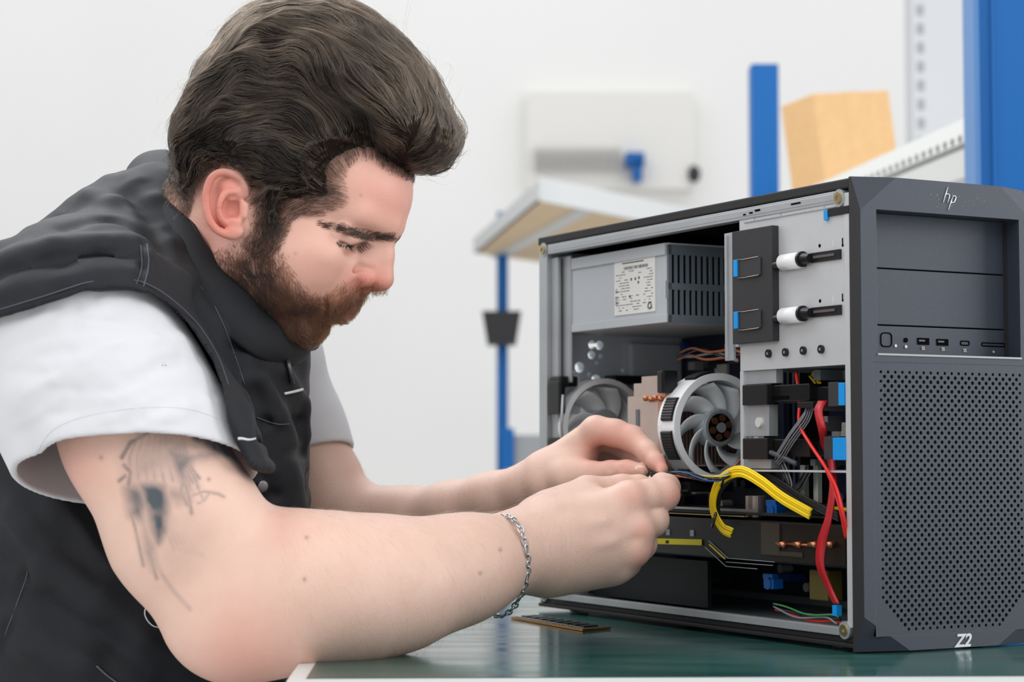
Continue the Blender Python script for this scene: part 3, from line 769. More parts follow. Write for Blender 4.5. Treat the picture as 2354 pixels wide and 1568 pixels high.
def skin_material():
    m, nt, b = new_mat('skin'); N = nt.nodes; L = nt.links
    va = N.new('ShaderNodeVertexColor'); va.layer_name = 'skin'
    sep = N.new('ShaderNodeSeparateColor'); L.new(va.outputs[0], sep.inputs[0])
    tc = N.new('ShaderNodeTexCoord')
    n = N.new('ShaderNodeTexNoise'); n.inputs['Scale'].default_value = 38; n.inputs['Detail'].default_value = 7; n.inputs['Roughness'].default_value = .65
    L.new(tc.outputs['Object'], n.inputs['Vector'])
    r0 = N.new('ShaderNodeMix'); r0.data_type = 'RGBA'; L.new(n.outputs[0], r0.inputs[0])
    r0.inputs[6].default_value = srgb(216, 176, 158); r0.inputs[7].default_value = srgb(228, 196, 180)
    r1 = N.new('ShaderNodeMix'); r1.data_type = 'RGBA'; L.new(sep.outputs[0], r1.inputs[0]); L.new(r0.outputs[2], r1.inputs[6]); r1.inputs[7].default_value = srgb(214, 132, 116)
    r2 = N.new('ShaderNodeMix'); r2.data_type = 'RGBA'; L.new(sep.outputs[1], r2.inputs[0]); L.new(r1.outputs[2], r2.inputs[6]); r2.inputs[7].default_value = srgb(84, 56, 42)
    r3 = N.new('ShaderNodeMix'); r3.data_type = 'RGBA'; L.new(sep.outputs[2], r3.inputs[0]); L.new(r2.outputs[2], r3.inputs[6]); r3.inputs[7].default_value = srgb(70, 78, 84)
    L.new(r3.outputs[2], b.inputs['Base Color'])
    b.inputs['Roughness'].default_value = .48; b.inputs['Specular IOR Level'].default_value = .38
    b.inputs['Subsurface Weight'].default_value = .22; b.inputs['Subsurface Scale'].default_value = .004
    b.inputs['Subsurface Radius'].default_value = (1., .35, .18)
    n2 = N.new('ShaderNodeTexNoise'); n2.inputs['Scale'].default_value = 650; n2.inputs['Detail'].default_value = 3; L.new(tc.outputs['Object'], n2.inputs['Vector'])
    vo = N.new('ShaderNodeTexVoronoi'); vo.inputs['Scale'].default_value = 900; L.new(tc.outputs['Object'], vo.inputs['Vector'])
    ad = N.new('ShaderNodeMath'); ad.operation = 'ADD'; L.new(n2.outputs[0], ad.inputs[0]); L.new(vo.outputs[0], ad.inputs[1])
    bp = N.new('ShaderNodeBump'); bp.inputs['Strength'].default_value = .22; bp.inputs['Distance'].default_value = .0006
    L.new(ad.outputs[0], bp.inputs['Height']); L.new(bp.outputs[0], b.inputs['Normal'])
    return m
SKIN = skin_material()
person = link('person', body_me, SKIN)
tag(person, 'bearded man in black vest and white tshirt leaning over the open computer, wiring it', 'person')

# the far thumb's nail
nc = W(1473, 1083, 1.6845); bm = bmesh.new(); bmesh.ops.create_uvsphere(bm, u_segments=28, v_segments=16, radius=1)
me = bm_mesh('thumb_nail', bm, True)
me.transform(Matrix.Translation(tuple(nc)) @ Matrix.Rotation(math.radians(4), 4, 'Y') @ Matrix.Rotation(math.radians(14), 4, 'X') @ Matrix.Diagonal((.0064, .0022, .0050, 1)))
link('thumb_nail', me, mat('nail', srgb(232, 196, 184), .28, coat=.3), person)
# eyes
EYE = [m3(33, 73, 19), m3(-33, 73, 19)]
eyewhite = mat('eye_white', srgb(178, 158, 148), .2, coat=.3); iris_m = mat('eye_iris', srgb(34, 24, 18), .2, coat=.5)
for e in EYE:
    bm = bmesh.new(); bmesh.ops.create_uvsphere(bm, u_segments=40, v_segments=28, radius=.0122)
    me = bm_mesh('eye', bm, True); me.materials.append(eyewhite); me.materials.append(iris_m)
    gd = nrm(HF*.95-HU*.28+HR*.10); mw = Matrix.Translation(h2w(e)) @ Vector(gd).to_track_quat('Z', 'Y').to_matrix().to_4x4()
    me.transform(mw)
    for p in me.polygons:
        if Vector(p.center-Vector(h2w(e))).normalized().dot(Vector(gd)) > .87: p.material_index = 1
    link('eye', me, None, person)
# ================================================================== PERSON: clothes
class Prism:
    """the shape behind a closed outline of pixels, between the distances y0 and y1"""
    def __init__(s, poly, y0, y1): s.poly = poly; s.y0 = y0; s.y1 = y1
    def d(s, p, near=None):
        px, py = to_px(p); d = seg_d(px, py, s.poly+[s.poly[0]])*p[..., 1]/FPX
        d = np.where(inpoly(px, py, s.poly), -d, d)
        return np.maximum(d, np.maximum(s.y0-p[..., 1], p[..., 1]-s.y1))
def foldpx(g, pts, Y, w, h):
    polyfold(g, [W(x, y, Y if not isinstance(Y, (list, tuple)) else Y[i]) for i, (x, y) in enumerate(pts)], w, h)
def hit(field, px, py, y0=1.25, y1=2.1, n=260):
    """first point of an implicit surface behind a pixel"""
    ys = np.linspace(y0, y1, n); P = np.stack([W(px, py, y) for y in ys]); d = field.d(P)
    k = np.flatnonzero(d < 0)
    if not len(k): return None
    k = k[0]
    if k == 0: return P[0]
    t = d[k-1]/(d[k-1]-d[k]); return P[k-1]+(P[k]-P[k-1])*t
def grad(field, p, e=.002):
    P = np.stack([p+v3(e, 0, 0), p-v3(e, 0, 0), p+v3(0, e, 0), p-v3(0, e, 0), p+v3(0, 0, e), p-v3(0, 0, e)]); d = field.d(P)
    return nrm(v3(d[0]-d[1], d[2]-d[3], d[4]-d[5]))

# ---- white t-shirt
sl = G()
so = G(); chain(so, [(70, 800, 1.52, 222), (165, 790, 1.505, 232), (240, 930, 1.485, 240), (316, 1080, 1.475, 245), (400, 1260, 1.47, 252)], .02)
si = Off(so, -.0048)
HEMN = nrm(v3(.09*.91, -.33, -.94))
HEMC = W(326, 1078, 1.47)
sl.u(so)
foldpx(so, [(30, 830), (150, 770), (300, 740)], [1.42, 1.405, 1.41], .010, .0016)
foldpx(so, [(20, 900), (170, 850), (330, 830), (430, 850)], [1.42, 1.39, 1.39, 1.40], .012, .0020)
foldpx(so, [(40, 980), (180, 920), (330, 900)], [1.42, 1.39, 1.39], .010, -.0016)
foldpx(so, [(400, 730), (470, 830), (505, 930)], [1.43, 1.43, 1.43], .011, .0022)
foldpx(so, [(440, 860), (500, 960), (545, 1040)], [1.415, 1.42, 1.43], .010, -.002)
foldpx(so, [(60, 1010), (90, 1080), (110, 1120)], [1.42, 1.42, 1.43], .014, -.004)
foldpx(so, [(140, 980), (160, 1030)], [1.40, 1.40], .014, .003)
foldpx(so, [(300, 870), (360, 920), (450, 940)], [1.39, 1.39, 1.40], .008, .0014)
rng = np.random.default_rng(5)
newf = []
for k in range(80):
    x, y = rng.uniform(10, 500), rng.uniform(690, 1000); L_ = rng.uniform(50, 150); an = rng.uniform(-.55, .05); am = rng.uniform(-.0010, .0013); wd_ = rng.uniform(.0035, .0065)
    q = [hit(so, x+L_*t*math.cos(an), y+L_*t*math.sin(an)+14*t*(1-t)) for t in (0, .5, 1)]
    if all(v is not None for v in q): newf.append((q, wd_, am))
for q, wd_, am in newf: polyfold(so, q, wd_, am)
sl.s_(si, .001)
sl.i(Pl(HEMC, HEMN), .002)
sf = G(); sfo = G(); chain(sfo, [(640, 830, 1.84, 104), (694, 985, 1.845, 92), (745, 1100, 1.845, 94)], .02)
sfi = Off(sfo, -.0045)
sf.u(sfo).s_(sfi, .002).i(Pl(W(735, 1012, 1.80), nrm(v3(.28, -.25, -.94))), .002)
foldpx(sf, [(715, 850), (760, 930)], 1.76, .008, .002); foldpx(sf, [(725, 960), (765, 950)], 1.76, .006, -.002)
ts = G(); ts.u(sl).u(sf, .003).u(Off(core, .004), .01)
V, F = nets(ts, axes=[axis(W(-170, 800, 1.5)[0], W(800, 800, 1.8)[0], [(-9, .0019)]), axis(1.36, 1.96, [(-9, .0019)]), axis(.70, W(300, 600, 1.5)[2]+.02, [(-9, .0017)])])
V = relax(V, F, 2)
TSHIRT = mat('white_cotton', srgb(210, 210, 213), .85, spec=.2, noise=.015, nscale=20, bump=.25, bscale=1400, sheen=.3)
tshirt = link('tshirt', mesh_np('tshirt', V, F), TSHIRT, person); tshirt['label'] = 'white cotton tshirt with short loose sleeves'

def on_field(fld, pts, lift=.0004, sub=8):
    P = []
    for x, y, _ in cat_rom([(x, y, 0) for x, y in pts], sub):
        q = hit(fld, x, y)
        if q is not None: P.append(q+grad(fld, q)*lift)
    return np.array(P)
HEMLINE = [(84, 1040), (120, 990), (180, 962), (260, 945), (350, 936), (440, 942), (510, 968), (548, 1000)]

# ---- black vest
ARMHOLE = [(-200, 800), (0, 732), (100, 702), (200, 668), (290, 660), (345, 676), (400, 712), (450, 765), (490, 828), (512, 890), (524, 955), (545, 1008), (574, 1068), (620, 1130), (660, 1300), (300, 1700), (-400, 1700)]
vs = G(); vs.u(Off(tors, .013))
pan = G(); pan.u(Off(so, .0105)).u(Cap(W(240, 650, 1.56), W(430, 700, 1.60), .055, .05), .04)
pan.s_(Prism(ARMHOLE, .5, 3.), .003)
pan.s_(Prism([(420, 1084), (900, 1084), (900, 2000), (-300, 2000), (-300, 1300)], .5, 3.), .006)
vs.u(pan, .02)
# the front edge hangs straight down from the collar
vs.u(Cap(W(655, 860, 1.67), W(655, 1240, 1.67), .0165, .018), .035)
vs.u(Cap(W(570, 900, 1.575), W(606, 1170, 1.595), .030, .030), .04)
vs.s_(Prism([(709, 700), (709, 1700), (1200, 1700), (1200, 700)], .5, 3.), .006)
vs.s_(Off(so, .0005), .004)
FOLDS = [
 ([(240, 395), (300, 440), (345, 500), (372, 570)], 1.60, .010, -.006), ([(205, 450), (270, 470), (330, 520)], 1.56, .010, .005),
 ([(0, 600), (120, 560), (230, 552), (320, 560)], 1.50, .009, .005), ([(0, 632), (140, 592), (310, 584)], 1.49, .006, -.005),
 ([(0, 672), (150, 640), (310, 628)], 1.46, .008, .004), ([(150, 520), (260, 500), (330, 540)], 1.54, .008, -.004),
 ([(326, 560), (330, 610), (318, 650)], 1.49, .0035, -.0035), ([(338, 560), (345, 620), (330, 660)], 1.48, .004, .0025),
 ([(345, 590), (420, 660), (500, 760), (552, 880), (580, 985)], 1.50, .011, .007), ([(380, 600), (460, 680), (540, 800), (580, 900), (600, 990)], 1.52, .009, -.007),
 ([(420, 640), (520, 760), (600, 860), (640, 960)], 1.53, .010, .005), ([(600, 830), (660, 900), (690, 990)], 1.57, .010, -.006), ([(660, 850), (695, 930), (702, 1000)], 1.60, .008, .005),
 ([(560, 900), (590, 1000), (604, 1090)], 1.53, .005, -.005), ([(610, 970), (690, 968)], 1.58, .004, -.004), ([(612, 1050), (700, 1040)], 1.58, .005, -.003), ([(615, 1085), (704, 1075)], 1.58, .006, .003),
 ([(625, 1140), (704, 1130)], 1.58, .005, -.003), ([(300, 430), (350, 460), (400, 560), (440, 640)], 1.58, .008, .005), ([(330, 420), (390, 520), (430, 600)], 1.575, .006, -.005),
 ([(95, 1200), (60, 1330), (15, 1450), (0, 1500)], 1.53, .004, -.004), ([(0, 1250), (60, 1230), (110, 1180)], 1.53, .012, .006), ([(40, 1180), (100, 1290), (230, 1380), (330, 1450)], 1.54, .014, .006),
 ([(0, 1380), (120, 1400), (260, 1480)], 1.54, .014, -.006), ([(60, 1500), (200, 1520), (330, 1568)], 1.54, .012, .005)]
for pts, Y, w, h in FOLDS:
    q = []
    for x, y in pts:
        hpnt = hit(vs, x, y); q.append(hpnt if hpnt is not None else W(x, y, Y))
    polyfold(vs, q, w, h)
V, F = nets(vs, axes=[axis(W(-40, 800, 1.85)[0], W(760, 800, 1.75)[0], [(-9, .0021)]), axis(1.37, 1.93, [(-9, .0022)]), axis(.655, W(300, 330, 1.6)[2]+.01, [(-9, .0021)])])
V = relax(V, F, 1)
V = V+vnormals(V, F)*(vnoise(V*28)*.0018+vnoise(V@np.array([[.8, 0, .6], [0, 1, 0], [-.6, 0, .8]])*v3(22, 40, 95), 5)*.0015+vnoise(V*72, 3)*.0006)[:, None]
VEST = mat('black_work_cloth', srgb(17, 20, 26), .6, spec=.34, noise=.10, nscale=40, bump=.35, bscale=1600, sheen=.03)
vest = link('vest', mesh_np('vest', V, F), VEST, person); vest['label'] = 'black sleeveless work vest with a standing collar'

# ---- collar
top = [(392, 352, 1.70), (388, 352, 1.66), (398, 400, 1.615), (424, 462, 1.578), (462, 540, 1.556), (520, 622, 1.548), (588, 682, 1.556), (655, 733, 1.575), (700, 766, 1.60), (713, 781, 1.625)]
bot = [(300, 395, 1.71), (292, 400, 1.66), (318, 470, 1.60), (360, 560, 1.560), (405, 640, 1.540), (468, 722, 1.528), (540, 790, 1.535), (612, 832, 1.560), (672, 836, 1.60), (692, 806, 1.63)]
tp = cat_rom([W(*t) for t in top], 6); bt = cat_rom([W(*t) for t in bot], 6)
tpf = cat_rom([W(713, 781, 1.627), W(716, 760, 1.67), W(690, 730, 1.72), W(600, 650, 1.76), W(480, 480, 1.765), W(410, 380, 1.73), W(392, 352, 1.70)], 6)
btf = cat_rom([W(692, 806, 1.632), W(716, 800, 1.68), W(680, 790, 1.74), W(580, 740, 1.79), W(420, 580, 1.80), W(330, 430, 1.75), W(300, 395, 1.71)], 6)
Tp = np.concatenate([tp, tpf[1:]]); Bp = np.concatenate([bt, btf[1:]])
nr = 9; rows = []
cen = W(470, 640, 1.66)
for j in range(nr):
    t = j/(nr-1); P = Bp*(1-t)+Tp*t
    out = P-cen; out = out/np.linalg.norm(out, axis=1)[:, None]
    rows.append(P+out*(.006*math.sin(math.pi*t))+out*(vnoise(P*45, 9)*.0022*(1-t))[:, None])
VV = np.concatenate(rows); m_ = len(Tp)
FF = [(j*m_+i, j*m_+i+1, (j+1)*m_+i+1, (j+1)*m_+i) for j in range(nr-1) for i in range(m_-1)]
me = mesh_py('collar', VV, FF, True)
collar = link('collar', me, VEST, vest)
sm = collar.modifiers.new('thick', 'SOLIDIFY'); sm.thickness = .0042; sm.offset = 0
sm = collar.modifiers.new('soft', 'SUBSURF'); sm.levels = 1; sm.render_levels = 1
def tube(name, pts, r, material, parent=None, seg=10, cyclic=False, closed=True):
    """a round cord through the points; r one radius or one per point"""
    P = np.asarray(pts, float); n = len(P); R = np.ones(n)*r
    Tn = np.gradient(P, axis=0) if not cyclic else np.roll(P, -1, 0)-np.roll(P, 1, 0)
    Tn /= np.maximum(np.linalg.norm(Tn, axis=1), 1e-9)[:, None]
    a = np.array([0, 0, 1.]) if abs(Tn[0][2]) < .9 else np.array([1., 0, 0])
    N = [nrm(a-Tn[0]*(a@Tn[0]))]
    for i in range(1, n):
        v = N[-1]-Tn[i]*(N[-1]@Tn[i]); N.append(nrm(v))
    N = np.array(N); Bn = np.cross(Tn, N)
    th = np.arange(seg)*2*math.pi/seg
    V = P[:, None, :]+R[:, None, None]*(np.cos(th)[None, :, None]*N[:, None, :]+np.sin(th)[None, :, None]*Bn[:, None, :])
    V = V.reshape(-1, 3); F = []
    for i in range(n if cyclic else n-1):
        i2 = (i+1) % n
        for j in range(seg): F.append((i*seg+j, i*seg+(j+1) % seg, i2*seg+(j+1) % seg, i2*seg+j))
    if not cyclic and closed: F.append(tuple(range(seg-1, -1, -1))); F.append(tuple((n-1)*seg+j for j in range(seg)))
    me = mesh_py(name, V, F, True)
    return link(name, me, material, parent)
tube('hem_seam', on_field(sl, HEMLINE, .0001), .0003, TSHIRT, tshirt, 6)
STITCH = mat('dark_thread', srgb(70, 76, 84), .6)
PIPING = mat('reflective_piping', srgb(205, 208, 210), .35, metal=.2)
ZIPM = mat('dark_zip_metal', srgb(90, 92, 96), .35, metal=.8)
for fr_ in (.93,):
    P = Bp*(1-fr_)+Tp*fr_; out = P-cen; out = out/np.linalg.norm(out, axis=1)[:, None]
    tube('seam', (P+out*.0030)[2:52], .0005, STITCH, vest, 6)
def on_vest(pts, lift=.0006, sub=8):
    P = []
    pts = cat_rom([(x, y, 0) for x, y in pts], sub)
    for x, y, _ in pts:
        q = hit(vs, x, y)
        if q is not None: P.append(q+grad(vs, q)*lift)
    P = np.array(P); cut = np.flatnonzero(np.linalg.norm(np.diff(P, axis=0), axis=1) > .012)+1
    return max(np.split(P, cut), key=len)
tube('piping', on_vest([(652, 905), (680, 898), (704, 893)], .001), .0012, PIPING, vest, 8)
tube('piping', on_vest([(548, 1008), (570, 1012), (588, 1006), (591, 992)], .0012), .0011, PIPING, vest, 8)
tube('seam', on_vest([(322, 565), (326, 610), (312, 655)], .0005), .0005, STITCH, vest, 6)
tube('seam', on_vest([(338, 562), (342, 610), (330, 660)], .0005), .0005, STITCH, vest, 6)
tube('seam', on_vest([(345, 575), (440, 640), (500, 720), (550, 850), (588, 985)], .0005), .0005, STITCH, vest, 6)
tube('seam', on_vest([(590, 960), (640, 975), (700, 970)], .0005), .0005, STITCH, vest, 6)
tube('seam', on_vest([(96, 1195), (60, 1330), (12, 1460)], .0005), .0005, STITCH, vest, 6)
tube('seam', on_vest([(0, 712), (100, 682), (200, 650), (290, 642), (350, 660), (405, 698), (458, 752), (500, 820), (524, 885)], .0005), .0005, STITCH, vest, 6)
zp = on_vest([(655, 815), (664, 850), (671, 880)], .001)
tube('zipper', zp, .0020, ZIPM, vest, 8)
q = hit(vs, 662, 812)
for (x, y) in ((603, 1118), (636, 1176)):
    q = hit(vs, x, y)
    if q is not None:
        nn = grad(vs, q); bm = bmesh.new(); bmesh.ops.create_uvsphere(bm, u_segments=20, v_segments=10, radius=.0048)
        for v in bm.verts: v.co.z *= .25
        me = bm_mesh('snap_button', bm, True)
        me.transform(Matrix.Translation(q+nn*.001) @ Vector(nn).to_track_quat('Z', 'Y').to_matrix().to_4x4())
        link('snap_button', me, mat('snap_metal', srgb(120, 118, 120), .4, metal=.7), vest)
# white thread marks of the lower pocket
tube('piping', on_vest([(345, 1375), (332, 1410), (350, 1438), (385, 1444)], .001), .0006, PIPING, vest, 6)
tube('zipper', on_vest([(222, 1530), (245, 1550), (270, 1568)], .001), .0012, ZIPM, vest, 6)

# ---- trousers and the stool he sits on (below the picture)
tr = G(); HP = v3(-.305, 1.71, .60)
tr.u(Ell(HP, v3(.165, .15, .12), np.stack([T, TF, TU])), .05)
for sg in (-1, 1):
    hip = HP+T*.10*sg; knee = hip+TF*.40+T*.06*sg+v3(0, 0, -.03); ank = knee+v3(0, 0, -.46)-TF*.04
    tr.u(Cap(hip, knee, .085, .062), .05); tr.u(Cap(knee, ank, .060, .048), .03)
V, F = nets(tr, v3(-.75, 1.30, .05), v3(.35, 2.2, .80), .009)
link('trousers', mesh_np('trousers', relax(V, F, 3), F), VEST, person)['label'] = 'black work trousers'
for sg in (-1, 1):
    ank = HP+T*.16*sg+TF*.36+v3(0, 0, -.49); sh = G(); sh.u(Cap(v3(ank[0], ank[1], .045), v3(ank[0], ank[1], .04)+TF*.17, .043, .038), .02); sh.u(Cap(v3(ank[0], ank[1], .05), v3(ank[0], ank[1], .12), .045, .045), .02); sh.i(Pl(v3(0, 0, .003), v3(0, 0, -1)), .004)
    V, F = nets(sh, v3(ank[0]-.25, ank[1]-.25, -.02), v3(ank[0]+.3, ank[1]+.25, .22), .006)
    link('shoe', mesh_np('shoe', V, F), mat('shoe_black', srgb(26, 26, 28), .5), person)
st = empty('stool', (HP[0], HP[1], 0), 'round black work stool the man sits on', 'stool')
def zcyl(name, c, r, z0, z1, m, par, n=36):
    bm = bmesh.new(); bmesh.ops.create_cone(bm, cap_ends=True, segments=n, radius1=r, radius2=r, depth=z1-z0); o = bm_mesh(name, bm)
    o.transform(Matrix.Translation((c[0], c[1], (z0+z1)/2))); return link(name, o, m, par)
zcyl('seat', HP, .18, .43, .485, DARKP, st); zcyl('post', HP, .025, .06, .43, HOOK, st)
for k in range(5):
    a = 2*math.pi*k/5+.3; tube('leg', [v3(HP[0], HP[1], .07), v3(HP[0]+.26*math.cos(a), HP[1]+.26*math.sin(a), .02)], .014, HOOK, st)
# ================================================================== PERSON: hair, beard, brows, lashes
def inset(x, y):
    """the head's side bulges past its middle plane as seen in the photo: bring the outline in at the back"""
    return x+44*np.clip((640-x)/170., 0, 1)-10*np.clip((x-960)/80., 0, 1), y
PF = np.array([hp(*inset(x, y), 0.)[1:] for x, y in HAIRLINE])     # the outline in the head's middle plane (front, up)
class HairVol:
    def __init__(s, lift=0.): s.lift = lift
    def d(s, p, near=None):
        q = w2h(p); f, u = q[..., 1], q[..., 2]
        poly = [tuple(v) for v in PF]
        dd = seg_d(f, u, poly+[poly[0]]); ins = inpoly(f, u, poly)
        dep = np.where(ins, dd, -dd)
        tt = np.clip((u-.055)/.06, 0, 1); R = .026+.040*tt*tt*(3-2*tt)
        sfrac = np.clip(dep/R, 0, 1)
        Wd = .077+.006*tt; rt = np.sqrt(np.maximum(1-(1-sfrac)**2, .0004)); h = Wd*rt
        hp_ = Wd/R*(1-sfrac)/rt
        return np.maximum(-dep, (np.abs(q[..., 0])-h)/np.sqrt(1+hp_**2))-s.lift
class HairCap:
    """short hair lying on the skin inside the hairline, thicker away from its edge"""
    def __init__(s, th): s.th = th
    def d(s, p, near=None):
        q = w2h(p); q[..., 0] = np.abs(q[..., 0]); px, py = to_px(h2w(q))
        dd = seg_d(px, py, HAIRLINE+[HAIRLINE[0]]); dep = np.where(inpoly(px, py, HAIRLINE), dd, -dd)
        dep = np.minimum(dep, np.hypot(px-520, py-465)-86)+vnoise(q*260, 3)*7-10
        hd_ = Headw().d(p)
        return np.maximum(hd_-s.th*np.clip(dep/45., -.3, 1), -dep*.00035)
hv = G(); hv.u(HairVol()).u(HairCap(.009), .016)
hv.s_(Sph(h2w(ep(514, 470, 80)), .019), .006)
hb = [h2w(v) for v in (m3(-90, -135, -60), m3(90, 125, 175))]
P8 = np.array([h2w(v3(a, b, c)) for a in (-.09, .09) for b in (-.135, .125) for c in (-.05, .175)])
V, F = nets(Off(hv, -.0022), P8.min(0), P8.max(0), .002)
V = relax(V, F, 3)
V = V+vnormals(V, F)*(vnoise(w2h(V)*v3(90, 60, 90))*.0016)[:, None]
HAIRBASE = mat('hair_mass', srgb(30, 23, 18), .8, spec=.1, noise=.25, nscale=300, bump=.6, bscale=700)
hairo = link('hair', mesh_np('hair', V, F), HAIRBASE, person); hairo['label'] = 'thick dark brown wavy hair combed back'
def hair_material(name, c0, c1, rough=.38):
    m = bpy.data.materials.new(name); m.use_nodes = True; nt = m.node_tree; nt.nodes.clear()
    out = nt.nodes.new('ShaderNodeOutputMaterial'); h = nt.nodes.new('ShaderNodeBsdfHairPrincipled')
    h.parametrization = 'COLOR'; h.inputs['Roughness'].default_value = rough; h.inputs['Radial Roughness'].default_value = .5
    at = nt.nodes.new('ShaderNodeAttribute'); at.attribute_name = 'tint'
    mx = nt.nodes.new('ShaderNodeMix'); mx.data_type = 'RGBA'; mx.inputs[6].default_value = c0; mx.inputs[7].default_value = c1
    nt.links.new(at.outputs['Fac'], mx.inputs[0]); nt.links.new(mx.outputs[2], h.inputs['Color']); nt.links.new(h.outputs[0], out.inputs[0])
    return m
HAIRM = hair_material('brown_hair', srgb(13, 10, 8), srgb(70, 56, 43), .26)
BEARDM = hair_material('auburn_beard', srgb(18, 11, 8), srgb(92, 58, 37), .4)
DARKH = hair_material('dark_brows', srgb(18, 12, 9), srgb(42, 30, 22), .5)
ARMH = hair_material('arm_hair', srgb(96, 70, 50), srgb(168, 132, 100), .5)
# combing directions read at photo points of the near side (x, y, dx, dy), root to tip
_g = [(1100,740,1,-.1),(1200,720,.9,-.5),(1285,600,0,-1),(1240,450,-.5,-.85),(1150,300,-.6,-.8),(1000,160,-.75,-.65),(850,60,-.9,-.4),(650,20,-1,0),(450,60,-.95,.3),(300,130,-.9,.4),(200,200,-.7,.7),(1000,700,-.1,-1),(850,640,-.3,-1),(760,700,-.5,-.85),(1050,600,-.5,-.85),(950,450,-.6,-.8),(900,550,-.4,-.9),(800,450,-.5,-.85),(850,300,-.6,-.8),(700,500,-.6,-.8),(700,300,-.6,-.8),(750,150,-.8,-.6),(600,200,-.95,-.25),(600,350,-.8,-.55),(600,500,-.75,-.65),(500,450,-.85,-.5),(450,300,-.97,-.1),(300,250,-.95,.2),(400,400,-.95,-.2),(300,400,-.95,.15),(200,350,-.8,.6),(130,450,-.6,.8),(650,700,-.8,-.55),(700,850,-.97,-.2),(550,800,-.98,-.1),(500,650,-.95,-.25),(400,600,-.98,0),(300,550,-.9,.35),(200,550,-.75,.65),(100,650,-.5,.87),(60,750,-.1,1),(400,750,-1,.05),(300,700,-.9,.3),(200,700,-.7,.6),(130,780,-.2,1),(480,870,-.2,.9),(450,950,-.1,1),(550,880,-.8,.4),(1180,560,.2,-1),(1120,640,.7,-.6)]
GX = np.array([(380+x/1.913, y/1.913) for x, y, _, _ in _g]); GD = np.array([nrm((a, b)) for _, _, a, b in _g])
def folded(p):
    q = w2h(p); sgn = np.sign(q[..., 0]); q[..., 0] = np.abs(q[..., 0]); return q, sgn
def comb(p, GX, GD, pw=3.):
    """world direction of the hair at world points p (mirror symmetric about the head's middle)"""
    q, sgn = folded(p); px, py = to_px(h2w(q))
    w = 1/(((px[:, None]-GX[None, :, 0])**2+(py[:, None]-GX[None, :, 1])**2)+30.)**(pw/2)
    d = (w[:, :, None]*GD[None]).sum(1); d /= np.maximum(np.linalg.norm(d, axis=1), 1e-9)[:, None]
    return d[:, 0:1]*v3(1, 0, 0)-d[:, 1:2]*v3(0, 0, 1)
def gradv(field, P, e=.0015):
    g = np.stack([field.d(P+np.eye(3)[k]*e)-field.d(P-np.eye(3)[k]*e) for k in range(3)], -1)
    return g/np.maximum(np.linalg.norm(g, axis=1), 1e-9)[:, None]
def gradm(field, P, e=.0015):
    g = np.stack([field.d(P+np.eye(3)[k]*e)-field.d(P-np.eye(3)[k]*e) for k in range(3)], -1)
    m = np.linalg.norm(g, axis=1); return g/np.maximum(m, 1e-9)[:, None], np.clip(m/(2*e), .45, 2.5)
class Scalp:
    def __init__(s): s.a = G(); s.a.u(HairVol()).u(Headw(), .004)
    def d(s, p, near=None): return s.a.d(p)
def sample(V, F, n, rng, w=None):
    a = np.linalg.norm(np.cross(V[F[:, 2]]-V[F[:, 0]], V[F[:, 3]]-V[F[:, 1]]), axis=1)
    if w is not None: a = a*w
    k = rng.choice(len(F), n, p=a/a.sum()); u, v = rng.random((2, n, 1))
    return (V[F[k, 0]]*(1-u)+V[F[k, 1]]*u)*(1-v)+(V[F[k, 3]]*(1-u)+V[F[k, 2]]*u)*v
rng = np.random.default_rng(11)
scalp = G(); scalp.u(HairVol()).u(HairCap(.009), .016)
cran = G(); cran.u(Headw())
# seeds: on the hair volume, and on the skin just inside the hairline
n0 = 32000
seed = sample(V, F, n0, rng)
q, sg = folded(seed); spx, spy = to_px(h2w(q))
back = np.clip((w2h(seed)[:, 0])/.02+1.4, .25, 1)          # fewer where the camera never looks
seed = seed[rng.random(n0) < back]
def grow(seed, field, steps, length, lift, wav, seedn=0, GXu=GX, GDu=GD, clump=.0030, stiff=.65):
    n = len(seed); P = seed.copy(); out = [P.copy()]
    base = seed.copy(); D = None
    off0 = vnoise(base*75, 2+seedn)*clump+vnoise(base*190, 5+seedn)*clump*.5+rng.normal(0, .0003, n)
    for k in range(steps):
        t = (k+1)/steps
        d = comb(P, GXu, GDu); nr_ = gradv(field, P)
        a = wav*(vnoise(P*48, 7)*.75+vnoise(P*115, 8)*.6)
        d = d-nr_*(d*nr_).sum(1)[:, None]; d /= np.maximum(np.linalg.norm(d, axis=1), 1e-9)[:, None]
        s = np.cross(nr_, d); d = d*np.cos(a)[:, None]+s*np.sin(a)[:, None]
        if D is not None: d = D*stiff+d*(1-stiff); d /= np.maximum(np.linalg.norm(d, axis=1), 1e-9)[:, None]
        D = d; P = P+d*(length/steps)[:, None]
        tgt = lift*math.sin(math.pi*min(1, t*1.0))+off0*min(1, t*3)-.0022*(1-t)**2-.0008*t*t+vnoise(P*60, 4)*clump*.6
        dd = field.d(P); nr_, gm = gradm(field, P); P = P-nr_*(np.clip(dd/gm, -.004, .004)-tgt)[:, None]
        out.append(P.copy())
    return np.stack(out, 1)
q, sg = folded(seed); spx, spy = to_px(h2w(q))
topness = np.clip((q[:, 2]-.02)/.08, 0, 1)
L_ = (.016+.022*topness)*rng.uniform(.6, 1.25, len(seed))
S1 = grow(seed, scalp, 13, L_, .0012, .95)
tint = np.clip(.14+.5*vnoise(seed*60, 1)+.22*vnoise(seed*300, 6)+rng.normal(0, .12, len(seed))+.30*topness, 0, 1)
strands('hair_strands', S1, rng.uniform(.00009, .00017, len(S1)), HAIRM, hairo, .3, tint)
